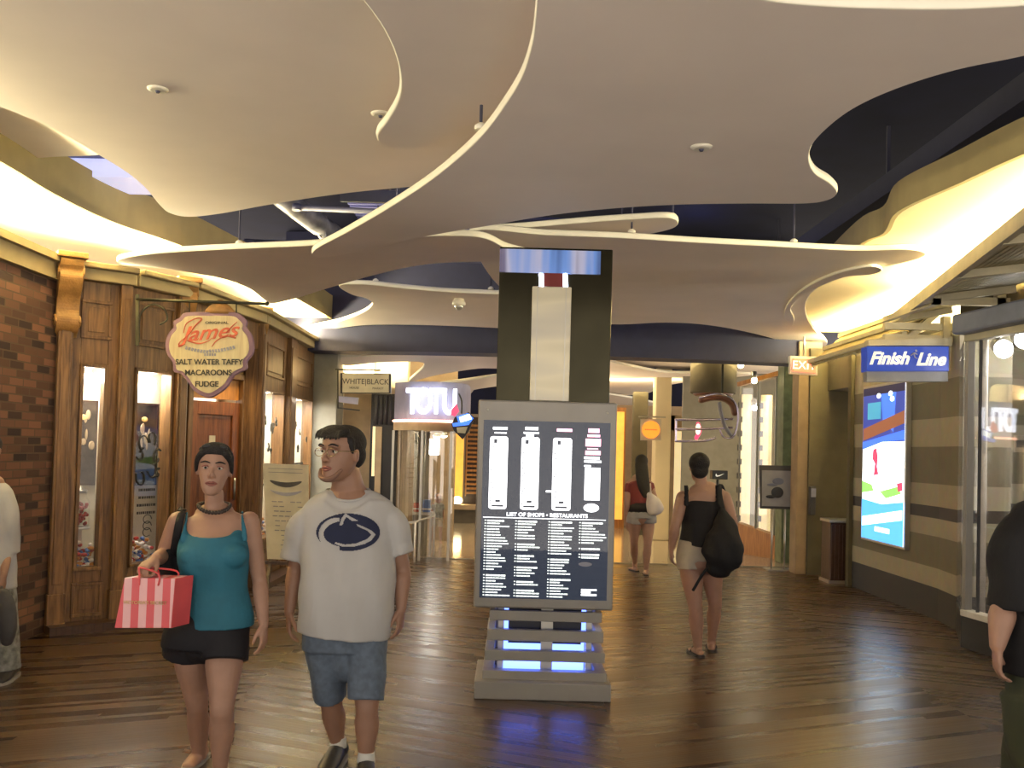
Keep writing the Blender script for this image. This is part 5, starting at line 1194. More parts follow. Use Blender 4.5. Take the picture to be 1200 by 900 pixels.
# hair
RM = Matrix.Rotation(math.radians(-34), 4, 'Z')
E3 = lambda a, b_, c: (a*HS, b_*HS, c*HS)
b = MB(); b.ell(T(0, .018, .050), E3(.090, .092, .078), RM, 28); b.ell(T(0, -.045, .092), E3(.072, .050, .034), RM, 20); b.ell(T(0, .058, .0), E3(.076, .044, .066), RM, 20)
for sx in (-1, 1): b.tube([(T(sx*.068, -.025, .06), .016*HS), (T(sx*.072, -.022, .03), .012*HS), (T(sx*.071, -.016, .008), .006*HS)], seg=10, sub=2)
for j in range(9): b.tube([(T(-.055+.0137*j, -.04, .10), .016*HS), (T(-.06+.015*j, -.078, .090), .012*HS), (T(-.062+.0155*j, -.092, .068-.004*(j % 2)), .005*HS)], seg=8, sub=2)
b.build('hair', 'hair', man, remesh=.005, smooth=1)
b = MB(); b.tube([(T(-.056, -.064, -.066), .008), (T(-.038, -.084, -.094), .012), (T(0, -.087, -.106), .015), (T(.038, -.084, -.094), .012), (T(.056, -.064, -.066), .008)], seg=10, sub=3)
b.build('beard_stubble', 'stubble', man)
g = MB()
for sx in (-1, 1):
    g.tube([(T(sx*.033+.024*math.cos(a), -.104+.004*abs(math.cos(a)), .008+.017*math.sin(a)), .0018) for a in [j*PI/8 for j in range(16)]], seg=6, sub=1, closed=True)
    g.tube([(T(sx*.057, -.100, .012), .0018), (T(sx*.076, -.06, .014), .0018), (T(sx*.078, .005, .012), .0018)], seg=6, sub=2)
g.tube([(T(-.009, -.105, .012), .0016), (T(0, -.109, .014), .0016), (T(.009, -.105, .012), .0016)], seg=6)
gl = g.build('glasses', 'wire', man)
for sx in (-1, 1):
    b = MB(); b.prism([T(sx*.033+.023*math.cos(j*PI/8), -.1035, .008+.016*math.sin(j*PI/8)) for j in range(16)], (HM.to_3x3() @ V((0, .001, 0)))); b.build('lens', 'glass', gl)
# T-shirt
b = MB()
b.tube(rg([(383, 433, 574, .088, .03), (371, 445, 579, .102, .03), (359, 457, 588, .118, .03), (353, 463, 601, .13, .02), (352, 464, 640, .15, .01), (352, 464, 670, .165, 0), (350, 463, 700, .175, -.01), (349, 460, 728, .175, -.01), (349, 457, 744, .17, -.01)], Y0), seg=40, sub=3, flat=True)
b.tube([(W(373, 602, .03), .060, .072), (W(361, 611, .03), .074, .08), (W(352, 622, .03), .077, .084), (W(348, 640, .04), .070, .082), (W(344, 656, .04), .068, .084)], seg=22, sub=3, flat=True)
b.tube([(W(443, 601, .03), .060, .072), (W(456, 609, .03), .074, .08), (W(464, 620, .03), .075, .084), (W(467, 636, .04), .068, .082), (W(471, 650, .04), .062, .082)], seg=22, sub=3, flat=True)
drape(b, .007, lambda z: 1.0 if z < 1.15 else .4, 1)
for v in b.bm.verts:
    if v.co.y < Y0 and abs(v.co.x-W(409, 590).x) < .11 and v.co.z > 1.34: v.co.z -= .055*(1-((v.co.x-W(409, 590).x)/.11)**2)
shirt = b.build('t_shirt', 'tee', man, remesh=.008, smooth=2)
b = MB(); b.tube([(W(408+25*math.cos(a), 574-2.0*math.sin(a) + (11 if math.sin(a) < 0 else 0)*abs(math.sin(a)), .03+.092*math.sin(a)), .006) for a in [j*PI/10 for j in range(20)]], seg=8, sub=1, closed=True)
b.build('collar', 'tee', man)
# shorts
b = MB()
b.tube([(W(404, 728, 0), .215, .15), (W(404, 745, 0), .218, .155), (W(404, 760, 0), .215, .15)], seg=30, sub=2, flat=True)
b.tube([(W(382, 752, .02), .108, .13), (W(383, 775, .02), .100, .115), (W(385, 800, .03), .088, .100), (W(387, 818, .05), .083, .092)], seg=24, sub=3, flat=True)
b.tube([(W(430, 752, -.01), .105, .13), (W(430, 775, -.04), .100, .115), (W(430, 800, -.07), .094, .102), (W(429, 820, -.09), .092, .096)], seg=24, sub=3, flat=True)
b.ell(W(406, 772, 0), (.10, .11, .12)); drape(b, .006, lambda z: 1, 4)
b.build('shorts', 'denim', man, remesh=.008, smooth=2)
for a_, nm in ((aL, 0), (aR, 1)):
    b = MB(); b.tube([(V((a_.x, a_.y, .085)), .046), (V((a_.x, a_.y, .125)), .042), (V((a_.x, a_.y, .135)), .042)], seg=18, sub=2, flat=True); b.build('sock', 'sock', man)
shoe(aL, (-.12, -1, 0), man); shoe(aR, (.22, -1, 0), man)

# emblem on the shirt
bpy.context.view_layer.update()
dg = bpy.context.evaluated_depsgraph_get()
ev = shirt.evaluated_get(dg); me_ = ev.to_mesh(); mw = shirt.matrix_world
bvh = BVHTree.FromPolygons([mw @ v.co for v in me_.vertices], [p.vertices[:] for p in me_.polygons]); ev.to_mesh_clear()
def inpoly(x, y, poly):
    r = False; n = len(poly)
    for i in range(n):
        x0, y0 = poly[i]; x1, y1 = poly[(i+1) % n]
        if (y0 > y) != (y1 > y) and x < (x1-x0)*(y-y0)/(y1-y0)+x0: r = not r
    return r
inell = lambda x, y, cx_, cy_, rx, ry: ((x-cx_)/rx)**2+((y-cy_)/ry)**2 < 1
ear = [(318, 556), (328, 520), (348, 498), (372, 514), (412, 535), (376, 533), (352, 514), (340, 532), (334, 553)]
snout = [(400, 548), (435, 562), (472, 580), (490, 600), (472, 626), (440, 644), (392, 656), (335, 658), (296, 644), (300, 636), (345, 647), (400, 641), (452, 620), (470, 600), (450, 580), (405, 560)]
eyep = [(425, 572), (452, 578), (470, 596), (462, 612), (455, 596), (440, 584)]
def navy(x, y):
    if not inell(x, y, 360, 588, 152, 90): return False
    if inell(x, y, 312, 598, 92, 80) and not inell(x, y, 356, 596, 112, 64) and x < 318: return False
    if inpoly(x, y, ear) or inpoly(x, y, snout): return False
    return True
b = MB(); st_ = 3.0; grid = {}
nx = int(310/st_)
for i in range(nx+1):
    for j in range(int(190/st_)+1):
        x, y = 205+i*st_, 495+j*st_
        d0 = ray(320+x/4.09, 480+y/4.09)
        h = bvh.ray_cast(CAM, d0.normalized())
        if h[0] is not None: grid[i, j] = h[0]+h[1]*.003 if h[1].y < 0 else h[0]-h[1]*.003
vv = {}
for (i, j) in list(grid):
    x, y = 205+(i+.5)*st_, 495+(j+.5)*st_
    if navy(x, y) and all(q in grid for q in ((i+1, j), (i+1, j+1), (i, j+1))):
        fs = []
        for q in ((i, j), (i+1, j), (i+1, j+1), (i, j+1)):
            if q not in vv: vv[q] = b.bm.verts.new(grid[q])
            fs.append(vv[q])
        b.bm.faces.new(fs)
b.build('shirt_emblem', 'navyprint', man, label='dark oval emblem print')

# ---- woman in the teal tank top
Y0 = 4.6
wom = thing('person', 'person in a teal tank top and black shorts with a dark beaded necklace', 'person', (P(250, 700, Y0).x, Y0, 0))
W = lambda x, y, dy=0: P(x, y, Y0+dy)
b = MB(); hc = W(251, 551, -.03); hy = math.radians(12); HS = 1.02
HM = head(b, hc, hy, HS, .05, 1.06, True)
b.tube([(W(251, 580, .02), .046, .050), (W(251, 592, .03), .046, .050), (W(251, 604, .03), .07, .06)], seg=20, sub=3)
b.tube([(W(251, 602, .04), .10, .058), (W(251, 611, .03), .165, .075), (W(250, 628, .02), .165, .10), (W(250, 650, .0), .165, .115), (W(252, 690, .02), .145, .10), (W(253, 720, .02), .15, .11), (W(246, 744, .02), .17, .11)], seg=28, sub=3)
for x in (231, 270): b.ell(W(x, 648, -.055), (.06, .05, .06))
sL, eL, wL = W(209, 611, .03), W(191, 652, .10), W(181, 655, -.16)
sR, eR, wR = W(292, 611, .03), W(304, 680, .06), W(309, 733, -.02)
arm(b, sL, eL, wL, 1.0); arm(b, sR, eR, wR, 1.0)
hand(b, wL, V((-.25, -.8, -.35)), V((1, -.3, .2)), V((.1, .3, -1)), .92, 1.5)
hand(b, wR, V((.05, -.1, -1)), V((-.3, -1, 0)), V((-1, .2, 0)), .92, .5)
aL, aR = W(234, 893, .30), W(258, 905, -.08)
leg(b, W(222, 752, .04), W(231, 826, .10), aL, 1.02, .8); leg(b, W(264, 752, .0), W(260, 830, -.14), aR, 1.08, .8)
foot(b, aL, (-.05, -1, 0), .92); foot(b, aR, (.05, -1, 0), .92)
b.build('body', 'skin', wom, remesh=.0055, smooth=2)
face(HM, wom, HS, hy)
T = lambda x, y, z: HM @ V((x, y, z))
RZ = Matrix.Rotation(hy, 4, 'Z')
b = MB(); b.ell(T(0, .022, .050), (.087, .094, .086), RZ, 28); b.ell(T(0, -.030, .094), (.074, .058, .042), RZ, 20); b.ell(T(0, .10, .035), (.04, .04, .045), RZ, 16)
for sx in (-1, 1): b.tube([(T(sx*.050, -.062, .080), .018), (T(sx*.068, -.042, .052), .016), (T(sx*.076, -.018, .012), .011), (T(sx*.074, .012, -.015), .010)], seg=10, sub=2)
b.build('hair', 'hair', wom, remesh=.005, smooth=1)
sg = MB()
for sx in (-1, 1): sg.ell(T(sx*.032, -.062, .108), (.026, .012, .017), RZ @ Matrix.Rotation(.7, 4, 'X'), 14)
sg.tube([(T(-.07, .0, .09), .003), (T(-.058, -.05, .105), .003), (T(0, -.07, .112), .003), (T(.058, -.05, .105), .003), (T(.07, .0, .09), .003)], seg=6, sub=3)
sg.build('sunglasses', 'shoe', wom, label='dark sunglasses pushed up on the hair')
b = MB()
for j in range(30):
    a = 2*PI*j/30; b.ell(W(251+18.5*math.cos(a), 592+9*max(0, -math.sin(a))**1.2-3*max(0, math.sin(a)), .02+.085*math.sin(a)), .0105, seg=8)
b.build('necklace', 'bead', wom)
b = MB()
b.tube([(W(250, 617, .015), .150, .092), (W(250, 627, .01), .158, .106), (W(250, 638, .0), .170, .118), (W(250, 652, -.005), .174, .13), (W(251, 668, .0), .164, .122), (W(252, 690, .01), .158, .118), (W(253, 712, .01), .170, .130), (W(254, 724, .01), .178, .138), (W(254, 733, .01), .182, .142)], seg=36, sub=3, flat=True)
for x in (230, 271): b.ell(W(x, 651, -.062), (.082, .064, .068))
for x, y, dy in ((214, 622, -.03), (287, 621, -.03)):
    b.tube([(W(x, y+12, -.075), .014, .008), (W(x+(2 if x < 250 else -1), y, -.07), .013, .008), (W(x+(4 if x < 250 else -3), y-14, -.03), .007, .006), (W(x+(5 if x < 250 else -3), y-21, .03), .007, .006), (W(x, y-8, .10), .007, .006), (W(x, y+14, .12), .02, .008)], seg=10, sub=3)
for v in b.bm.verts:
    q = (v.co.x-W(250, 617).x)/.150
    if v.co.y < Y0 and abs(q) < 1 and v.co.z > 1.19 and v.co.z < 1.28: v.co.z -= .055*(1-q*q)*min(1, (v.co.z-1.19)/.04)
drape(b, .004, lambda z: 1 if z < 1.05 else .2, 2)
b.build('tank_top', 'teal', wom, remesh=.006, smooth=2)
b = MB()
b.tube([(W(254, 720, .01), .172, .132), (W(248, 735, .01), .192, .14), (W(242, 750, .01), .214, .14), (W(241, 758, .01), .216, .135)], seg=30, sub=2, flat=True)
b.tube([(W(218, 745, .03), .115, .13), (W(219, 757, .04), .113, .118), (W(218, 767, .05), .116, .116)], seg=24, sub=2, flat=True); b.ell(W(241, 757, .02), (.12, .12, .085))
b.tube([(W(264, 745, .0), .112, .13), (W(264, 760, -.03), .112, .12), (W(263, 774, -.05), .112, .114)], seg=24, sub=2, flat=True)
b.build('shorts', 'shorts', wom, remesh=.008, smooth=2)
for a_, dx in ((aL, -.05), (aR, .05)):
    dd = V((dx, -1, 0)).normalized(); q = V((a_.x, a_.y, 0))
    b = MB(); b.prism(catmull([q-dd*.09, q-dd*.06+V((.034, 0, 0)), q+dd*.08+V((.045, 0, 0)), q+dd*.17+V((.03, 0, 0)), q+dd*.19, q+dd*.17-V((.03, 0, 0)), q+dd*.08-V((.045, 0, 0)), q-dd*.06-V((.034, 0, 0))], 3), (0, 0, .014)); b.build('sandal', 'sole', wom)
# her shoulder bag
t = thing('shoulder_bag', 'black shoulder bag tucked under the arm of the person in teal', 'bag', tuple(W(203, 670, .12)))
b = MB(); b.tube([(W(203, 645, .13), .05, .10), (W(202, 665, .13), .07, .14), (W(203, 690, .13), .075, .15), (W(204, 704, .13), .06, .12)], seg=24, sub=3); b.build('bag_body', 'blackcloth', t, remesh=.01, smooth=3)
b = MB(); b.tube([(W(x, y, dy), .020, .006) for x, y, dy in ((203, 650, .06), (207, 628, -.04), (211, 608, -.045), (214, 597, .03), (210, 606, .12), (204, 640, .16))], seg=10, sub=4); b.build('strap', 'blackcloth', t)
# striped shopping bag
SY = 4.36
t = thing('shopping_bag', 'pink and white striped paper shopping bag with rope handles held at the left', 'shopping bag', tuple(P(172, 735, SY)))
c_tl, c_tr, c_br, c_bl = P(146, 677, SY), P(205, 678, SY-.03), P(200, 736, SY-.03), P(134, 736, SY)
dv = V((.04, .12, 0))
bagm = MB(); bagm.prism([c_tl, c_tr, c_br, c_bl], dv*.98)
bagm.build('bag_body', 'bagpink', t, bevel=.002)
b = MB(); b.quadbox([c_br+V((.001, 0, 0)), c_br+dv+V((.002, 0, 0)), c_br+dv+V((.004, 0, 0)), c_br+V((.003, 0, 0)), c_tr+V((.001, 0, 0)), c_tr+dv+V((.002, 0, 0)), c_tr+dv+V((.004, 0, 0)), c_tr+V((.003, 0, 0))]); b.build('side_gusset', 'bagside', t, label='plain coral side')
hp = wL+V((-.03, -.09, -.035))
for k_, off in enumerate((V((0, 0, 0)), dv)):
    b = MB(); l0 = c_tl.lerp(c_tr, .30)+off-V((0, .004, 0)); r0 = c_tl.lerp(c_tr, .68)+off-V((0, .004, 0))
    b.tube([(l0-V((0, 0, .03)), .0045), (l0+V((0, 0, .02)), .0045), (hp+V((-.006, .02*k_, 0)), .0045), (hp+V((.008, .02*k_, .003)), .0045), (r0+V((0, 0, .02)), .0045), (r0-V((0, 0, .03)), .0045)], seg=8, sub=4); b.build('handle', 'bagside', t)
ux_ = (c_tr-c_tl).normalized()
text("VICTORIA'S SECRET", .022, 'picgold', t, (c_tl+c_br)/2+V((-.01, -.004, .0)), ux_, V((-.05, -1, 0)), .0008, 0, sx=1.1)

# ---- person in the black tank top, seen from behind
Y0 = 7.7
pb = thing('person', 'person seen from behind in a black tank top and pale shorts with short dark hair', 'person', (P(822, 700, Y0).x, Y0, 0))
W = lambda x, y, dy=0: P(x, y, Y0+dy)
b = MB(); hc = W(819, 548, .0)
HM = head(b, hc, PI, .98)
b.tube([(W(821, 560, 0), .05), (W(822, 568, 0), .052), (W(823, 576, 0), .08)], seg=18, sub=3)
b.tube([(W(824, 573, 0), .12, .06), (W(825, 580, 0), .185, .085), (W(825, 596, .01), .15, .10), (W(824, 620, .02), .14, .10), (W(820, 640, .02), .16, .12), (W(819, 655, .02), .185, .14)], seg=28, sub=3)
sL, eL, wL = W(800, 583, 0), W(791, 618, -.03), W(787, 643, .02); sR, eR, wR = W(849, 583, 0), W(859, 612, -.06), W(856, 640, .08)
arm(b, sL, eL, wL, 1.1); arm(b, sR, eR, wR, 1.1)
hand(b, wL, V((.02, .06, -1)), V((.1, 1, 0)), V((1, .1, 0)), .95, .5); hand(b, wR, V((-.05, .2, -1)), V((-.1, 1, 0)), V((-1, .1, 0)), .95, .6)
aL, aR = W(818, 760, .04), W(834, 750, .25)
leg(b, W(808, 655, .02), W(815, 712, 0), aL, 1.12); leg(b, W(832, 655, .02), W(838, 708, .10), aR, 1.08)
foot(b, aL, (-.15, 1, 0), .95); foot(b, aR, (.2, 1, 0), .95)
b.build('body', 'skin', pb, remesh=.008, smooth=2)
face(HM, pb, .98, PI)
b = MB(); b.ell(HM @ V((0, .015, .04)), (.086, .094, .088), None, 24); b.ell(HM @ V((0, .045, -.02)), (.072, .055, .07), None, 20); b.build('hair', 'hair', pb, remesh=.008, smooth=2)
b = MB()
b.tube(rg([(803, 849, 587, .115, .01), (800, 851, 596, .13, .01), (799, 850, 612, .13, .02), (798, 848, 626, .135, .02), (796, 847, 640, .15, .02)], Y0), seg=32, sub=3, flat=True)
for x in (805, 842): b.tube([(W(x, 592, -.09), .022, .01), (W(x-1, 580, -.085), .020, .008), (W(x-1, 570, -.03), .020, .008), (W(x, 573, .05), .018, .008), (W(x, 590, .12), .02, .01)], seg=10, sub=3)
drape(b, .005, lambda z: 1, 3); b.build('tank_top', 'blackcloth', pb, remesh=.008, smooth=1)
b = MB(); b.tube([(W(820, 634, .02), .172, .135), (W(819, 648, .02), .185, .145), (W(819, 656, .02), .19, .145)], seg=28, sub=2, flat=True)
b.tube([(W(808, 652, .02), .11, .13), (W(808, 667, .01), .105, .12)], seg=20, sub=1, flat=True); b.tube([(W(831, 652, .02), .11, .13), (W(832, 667, .03), .105, .12)], seg=20, sub=1, flat=True)
b.ell(W(820, 661, .02), (.13, .13, .07)); b.build('shorts', 'greyshorts', pb, remesh=.01, smooth=2)
for a_, dx in ((aL, -.15), (aR, .2)):
    dd = V((dx, 1, 0)).normalized(); sd = V((dd.y, -dd.x, 0)); q = V((a_.x, a_.y, 0))
    b = MB(); b.prism(catmull([q-dd*.09, q-dd*.06+sd*.04, q+dd*.08+sd*.05, q+dd*.17+sd*.04, q+dd*.20, q+dd*.17-sd*.04, q+dd*.08-sd*.05, q-dd*.06-sd*.04], 3), (0, 0, .02)); b.tube([(q+dd*.06+sd*.045+V((0, 0, .02)), .006), (q+dd*.09+V((0, 0, .065)), .006), (q+dd*.06-sd*.045+V((0, 0, .02)), .006)], seg=6, sub=3); b.build('flip_flop', 'shoe', pb)
t = thing('tote_bag', 'large black slouchy tote hanging at the hip of the person in black', 'bag', tuple(W(848, 640, -.18)))
b = MB(); b.tube([(W(846, 600, -.13), .04, .05), (W(849, 617, -.16), .10, .08), (W(848, 636, -.18), .155, .11), (W(846, 653, -.18), .165, .12), (W(842, 664, -.17), .11, .09)], seg=28, sub=3)
for v in b.bm.verts: v.co += V((math.sin(v.co.z*40+v.co.x*25), math.sin(v.co.x*45+v.co.z*20), 0))*.007
b.build('bag_body', 'blackcloth', t, remesh=.012, smooth=2)
b = MB(); b.tube([(W(x, y, dy), .022, .008) for x, y, dy in ((850, 610, -.16), (845, 590, -.13), (843, 576, -.08), (845, 570, .0), (850, 585, .1), (856, 612, .02))], seg=10, sub=4); b.build('strap', 'blackcloth', t)
b = MB(); b.tube([(W(x, y, -.2), .012, .004) for x, y in ((830, 664), (822, 675), (815, 687), (812, 692))], seg=8, sub=3); b.build('loose_strap', 'blackcloth', t)

# ---- far person in maroon
Y0 = 12.7
pm = thing('person', 'long-haired person in a maroon top walking away beyond the directory', 'person', (P(750, 650, Y0).x, Y0, 0))
W = lambda x, y, dy=0: P(x, y, Y0+dy)
b = MB(); hc = W(752, 543, 0); HM = head(b, hc, PI-.25, .97)
b.tube([(W(751, 551, 0), .048), (W(751, 557, 0), .05), (W(750, 562, 0), .08)], seg=14, sub=2)
b.tube([(W(750, 560, 0), .11, .06), (W(750, 566, 0), .165, .08), (W(750, 580, 0), .14, .10), (W(751, 594, 0), .14, .1), (W(752, 604, 0), .175, .13)], seg=20, sub=3)
sL, eL, wL = W(737, 568, 0), W(735, 592, -.03), W(734, 610, .06); sR, eR, wR = W(762, 568, 0), W(768, 585, -.05), W(766, 597, .14)
arm(b, sL, eL, wL, .95); arm(b, sR, eR, wR, .95); hand(b, wL, V((0, .1, -1)), V((0, 1, 0)), V((1, 0, 0)), .95, .4); hand(b, wR, V((0, .5, -1)), V((0, 1, 0)), V((-1, 0, 0)), .95, .6)
aL, aR = W(744, 660, .45), W(757, 668, .05); leg(b, W(744, 606, 0), W(743, 636, .1), aL, 1.05); leg(b, W(760, 606, 0), W(759, 638, -.02), aR, 1.05)
foot(b, aL, (-.3, 1, 0), .95); foot(b, aR, (.1, 1, 0), .95); b.build('body', 'skin', pm, remesh=.011, smooth=1)
face(HM, pm, .97, PI)
b = MB(); b.ell(HM @ V((0, .02, .035)), (.088, .094, .09), None, 18); b.tube([(HM @ V((0, .06, 0)), .085, .05), (W(753, 560, -.09), .09, .04), (W(755, 572, -.10), .08, .035), (W(757, 582, -.10), .05, .02)], seg=16, sub=3); b.build('hair', 'hair', pm, remesh=.011, smooth=1)
b = MB(); b.tube([(W(750, 561, 0), .10, .06), (W(750, 567, 0), .17, .092), (W(750, 580, 0), .155, .11), (W(751, 592, 0), .16, .12)], seg=22, sub=3, flat=True); b.tube([(W(738, 567, 0), .06), (W(736, 577, -.01), .055)], seg=14, sub=1, flat=True); b.tube([(W(761, 567, 0), .06), (W(764, 576, -.01), .055)], seg=14, sub=1, flat=True); b.build('top', 'maroon', pm, remesh=.011, smooth=1)
b = MB(); b.tube([(W(752, 589, 0), .165, .125), (W(752, 600, 0), .19, .14)], seg=20, sub=1, flat=True); b.build('belt_wrap', 'blackcloth', pm)
b = MB(); b.tube([(W(752, 599, 0), .19, .14), (W(752, 607, 0), .20, .15)], seg=20, sub=1, flat=True); b.tube([(W(744, 605, 0), .11, .12), (W(743, 613, .01), .11, .12)], seg=16, sub=1, flat=True); b.tube([(W(760, 605, 0), .11, .12), (W(760, 613, 0), .11, .12)], seg=16, sub=1, flat=True); b.build('shorts', 'greydenim', pm, remesh=.012, smooth=1)
for a_, dx in ((aL, -.3), (aR, .1)):
    dd = V((dx, 1, 0)).normalized(); sd = V((dd.y, -dd.x, 0)); q = V((a_.x, a_.y, 0)); b = MB(); b.prism([q-dd*.09-sd*.03, q-dd*.09+sd*.03, q+dd*.1+sd*.05, q+dd*.2, q+dd*.1-sd*.05], (0, 0, .02)); b.build('sandal', 'shoe', pm)
t = thing('handbag', 'white handbag on the arm of the far person in maroon', 'bag', tuple(W(766, 588, -.1)))
b = MB(); b.tube([(W(761, 580, -.12), .04, .04), (W(765, 588, -.12), .10, .07), (W(768, 597, -.12), .12, .08)], seg=18, sub=3); b.build('bag_body', 'whitebag', t, remesh=.012, smooth=2)
b = MB(); b.tube([(W(x, y, dy), .012) for x, y, dy in ((763, 582, -.12), (762, 570, -.08), (763, 566, 0), (768, 582, .02))], seg=8, sub=3); b.build('strap', 'whitebag', t)

# ---- person cut by the left edge
Y0 = 6.4
pl = thing('person', 'person in a white T-shirt and grey patterned trousers cut off by the left edge', 'person', (P(-12, 700, Y0).x, Y0, 0))
W = lambda x, y, dy=0: P(x, y, Y0+dy)
b = MB(); hc = W(-14, 528, 0); HM = head(b, hc, math.radians(20), .97); b.tube([(W(-13, 550, 0), .05), (W(-13, 560, 0), .052), (W(-13, 568, 0), .08)], seg=16, sub=3)
b.tube([(W(-12, 567, 0), .10, .07), (W(-12, 580, 0), .16, .09), (W(-12, 620, 0), .15, .10), (W(-13, 660, 0), .15, .11), (W(-14, 690, 0), .17, .12)], seg=24, sub=3)
sR, eR, wR = W(9, 588, 0), W(10, 636, .03), W(4, 675, -.10); arm(b, sR, eR, wR, 1.0); hand(b, wR, V((-.05, -.1, -1)), V((-.4, -1, 0)), V((-1, .2, 0)), .95, .9)
sL, eL, wL = W(-40, 586, 0), W(-44, 632, .03), W(-42, 672, -.1); arm(b, sL, eL, wL, 1.0); hand(b, wL, V((.05, -.1, -1)), V((.4, -1, 0)), V((1, .2, 0)), .95, .5)
aR, aL = V((W(9, 780, 0).x, 6.45, .09)), V((W(-32, 780, 0).x, 6.3, .09)); leg(b, W(-1, 700, 0), W(6, 740, -.02), aR, .95); leg(b, W(-25, 700, 0), W(-30, 745, -.05), aL, .95)
b.build('body', 'skind', pl, remesh=.008, smooth=2); face(HM, pl, .97, .3)
b = MB(); b.ell(HM @ V((0, .02, .045)), (.082, .09, .08), None, 20); b.build('hair', 'hair', pl, remesh=.008, smooth=1)
b = MB(); b.tube([(W(-13, 566, 0), .08, .07), (W(-12, 576, 0), .155, .10), (W(-12, 600, 0), .175, .12), (W(-13, 650, 0), .175, .13), (W(-13, 690, 0), .18, .14)], seg=28, sub=3, flat=True)
b.tube([(W(6, 582, 0), .06, .07), (W(10, 605, 0), .068, .085), (W(11, 630, .02), .062, .085), (W(11, 648, .02), .06, .085)], seg=18, sub=3, flat=True); b.tube([(W(-36, 582, 0), .06, .07), (W(-42, 620, .01), .065, .08), (W(-44, 640, .02), .06, .08)], seg=18, sub=3, flat=True)
drape(b, .006, lambda z: 1, 6); b.build('t_shirt', 'tee', pl, remesh=.009, smooth=2)
b = MB(); b.tube([(W(-13, 685, 0), .17, .13), (W(-13, 705, 0), .18, .14)], seg=24, sub=1, flat=True)
b.tube([(W(-1, 700, 0), .10, .12), (W(5, 740, 0), .085, .10), (W(9, 785, 0), .080, .095)], seg=20, sub=3, flat=True); b.tube([(W(-25, 700, 0), .10, .12), (W(-31, 780, -.1), .08, .09)], seg=20, sub=1, flat=True); drape(b, .006, lambda z: 1, 2); b.build('trousers', 'plaid', pl, remesh=.01, smooth=1)
shoe(aR, (.15, -1, 0), pl); shoe(aL, (-.1, -1, 0), pl)
t = thing('sling_bag', 'dark bag hanging in front of the person at the left edge', 'bag', tuple(W(2, 720, -.2)))
b = MB(); b.tube([(W(3, 695, -.2), .05, .03), (W(6, 712, -.2), .07, .045), (W(8, 738, -.2), .065, .045), (W(8, 752, -.2), .04, .03)], seg=20, sub=3); b.build('bag_body', 'greydark', t, remesh=.01, smooth=2)
b = MB(); b.tube([(wR+V((0, -.02, -.07)), .010), (W(3, 700, -.2), .010)], seg=8, sub=1); b.build('strap', 'greydark', t)

# ---- person cut by the right edge
Y0 = 3.62
pr = thing('person', 'person in a black T-shirt and olive trousers cut off by the right edge', 'person', (P(1248, 700, Y0).x, Y0, 0))
W = lambda x, y, dy=0: P(x, y, Y0+dy)
b = MB(); hc = W(1250, 522, 0); HM = head(b, hc, PI, 1.1); b.tube([(W(1249, 545, .03), .068), (W(1248, 568, .02), .07), (W(1248, 586, 0), .12, .09)], seg=16, sub=3)
b.tube([(W(1248, 588, 0), .13, .08), (W(1248, 612, 0), .19, .11), (W(1248, 700, 0), .19, .13), (W(1248, 760, 0), .18, .13), (W(1246, 820, 0), .19, .14)], seg=24, sub=3)
sL, eL, wL = W(1190, 636, 0), W(1176, 712, -.02), W(1169, 756, -.05); arm(b, sL, eL, wL, 1.28); hand(b, wL, V((.05, .1, -1)), V((.35, 1, 0)), V((1, -.2, 0)), 1.0, .6, 1.5)
sR, eR, wR = W(1302, 636, 0), W(1315, 712, -.02), W(1318, 770, -.02); arm(b, sR, eR, wR, 1.28); hand(b, wR, V((-.05, .1, -1)), V((-.35, 1, 0)), V((-1, -.2, 0)), .98, .5)
aL, aR = V((W(1226, 900, 0).x, 3.75, .09)), V((W(1275, 900, 0).x, 3.5, .09)); leg(b, W(1222, 830, 0), W(1220, 930, .02), aL, 1.0); leg(b, W(1274, 830, 0), W(1276, 930, -.05), aR, 1.0)
b.build('body', 'skin', pr, remesh=.007, smooth=2); face(HM, pr, 1.1, PI)
b = MB(); b.ell(HM @ V((0, .02, .045)), (.092, .10, .09), None, 20); b.ell(HM @ V((0, .05, -.01)), (.078, .055, .07), None, 20); b.build('hair', 'hair', pr, remesh=.008, smooth=1)
b = MB(); b.tube([(W(1248, 582, 0), .10, .09), (W(1248, 594, 0), .175, .12), (W(1246, 625, 0), .205, .14), (W(1246, 700, 0), .215, .165), (W(1244, 760, 0), .215, .175), (W(1243, 792, 0), .215, .18)], seg=32, sub=3, flat=True)
b.tube([(W(1212, 616, 0), .085, .09), (W(1194, 634, 0), .095, .10), (W(1186, 655, 0), .09, .095), (W(1184, 685, -.01), .072, .09), (W(1182, 713, -.01), .070, .088)], seg=22, sub=3, flat=True); b.tube([(W(1288, 616, 0), .085, .09), (W(1304, 636, 0), .095, .10), (W(1308, 680, 0), .075, .09), (W(1312, 712, 0), .07, .088)], seg=22, sub=3, flat=True)
drape(b, .006, lambda z: 1, 5); b.build('t_shirt', 'blackcloth', pr, remesh=.008, smooth=2)
b = MB(); b.tube([(W(1244, 780, 0), .205, .165), (W(1246, 820, 0), .21, .17)], seg=28, sub=1, flat=True)
b.tube([(W(1215, 815, 0), .125, .15), (W(1216, 880, .01), .105, .13), (V((aL.x, aL.y, .48)), .09, .11), (V((aL.x, aL.y, .07)), .085, .10)], seg=22, sub=3, flat=True); b.tube([(W(1276, 815, 0), .12, .15), (W(1276, 880, 0), .105, .13), (V((aR.x, aR.y, .48)), .09, .11), (V((aR.x, aR.y, .07)), .085, .10)], seg=22, sub=3, flat=True); b.ell(W(1246, 832, 0), (.17, .15, .16)); drape(b, .006, lambda z: 1, 7); b.build('trousers', 'olivecloth', pr, remesh=.01, smooth=2)
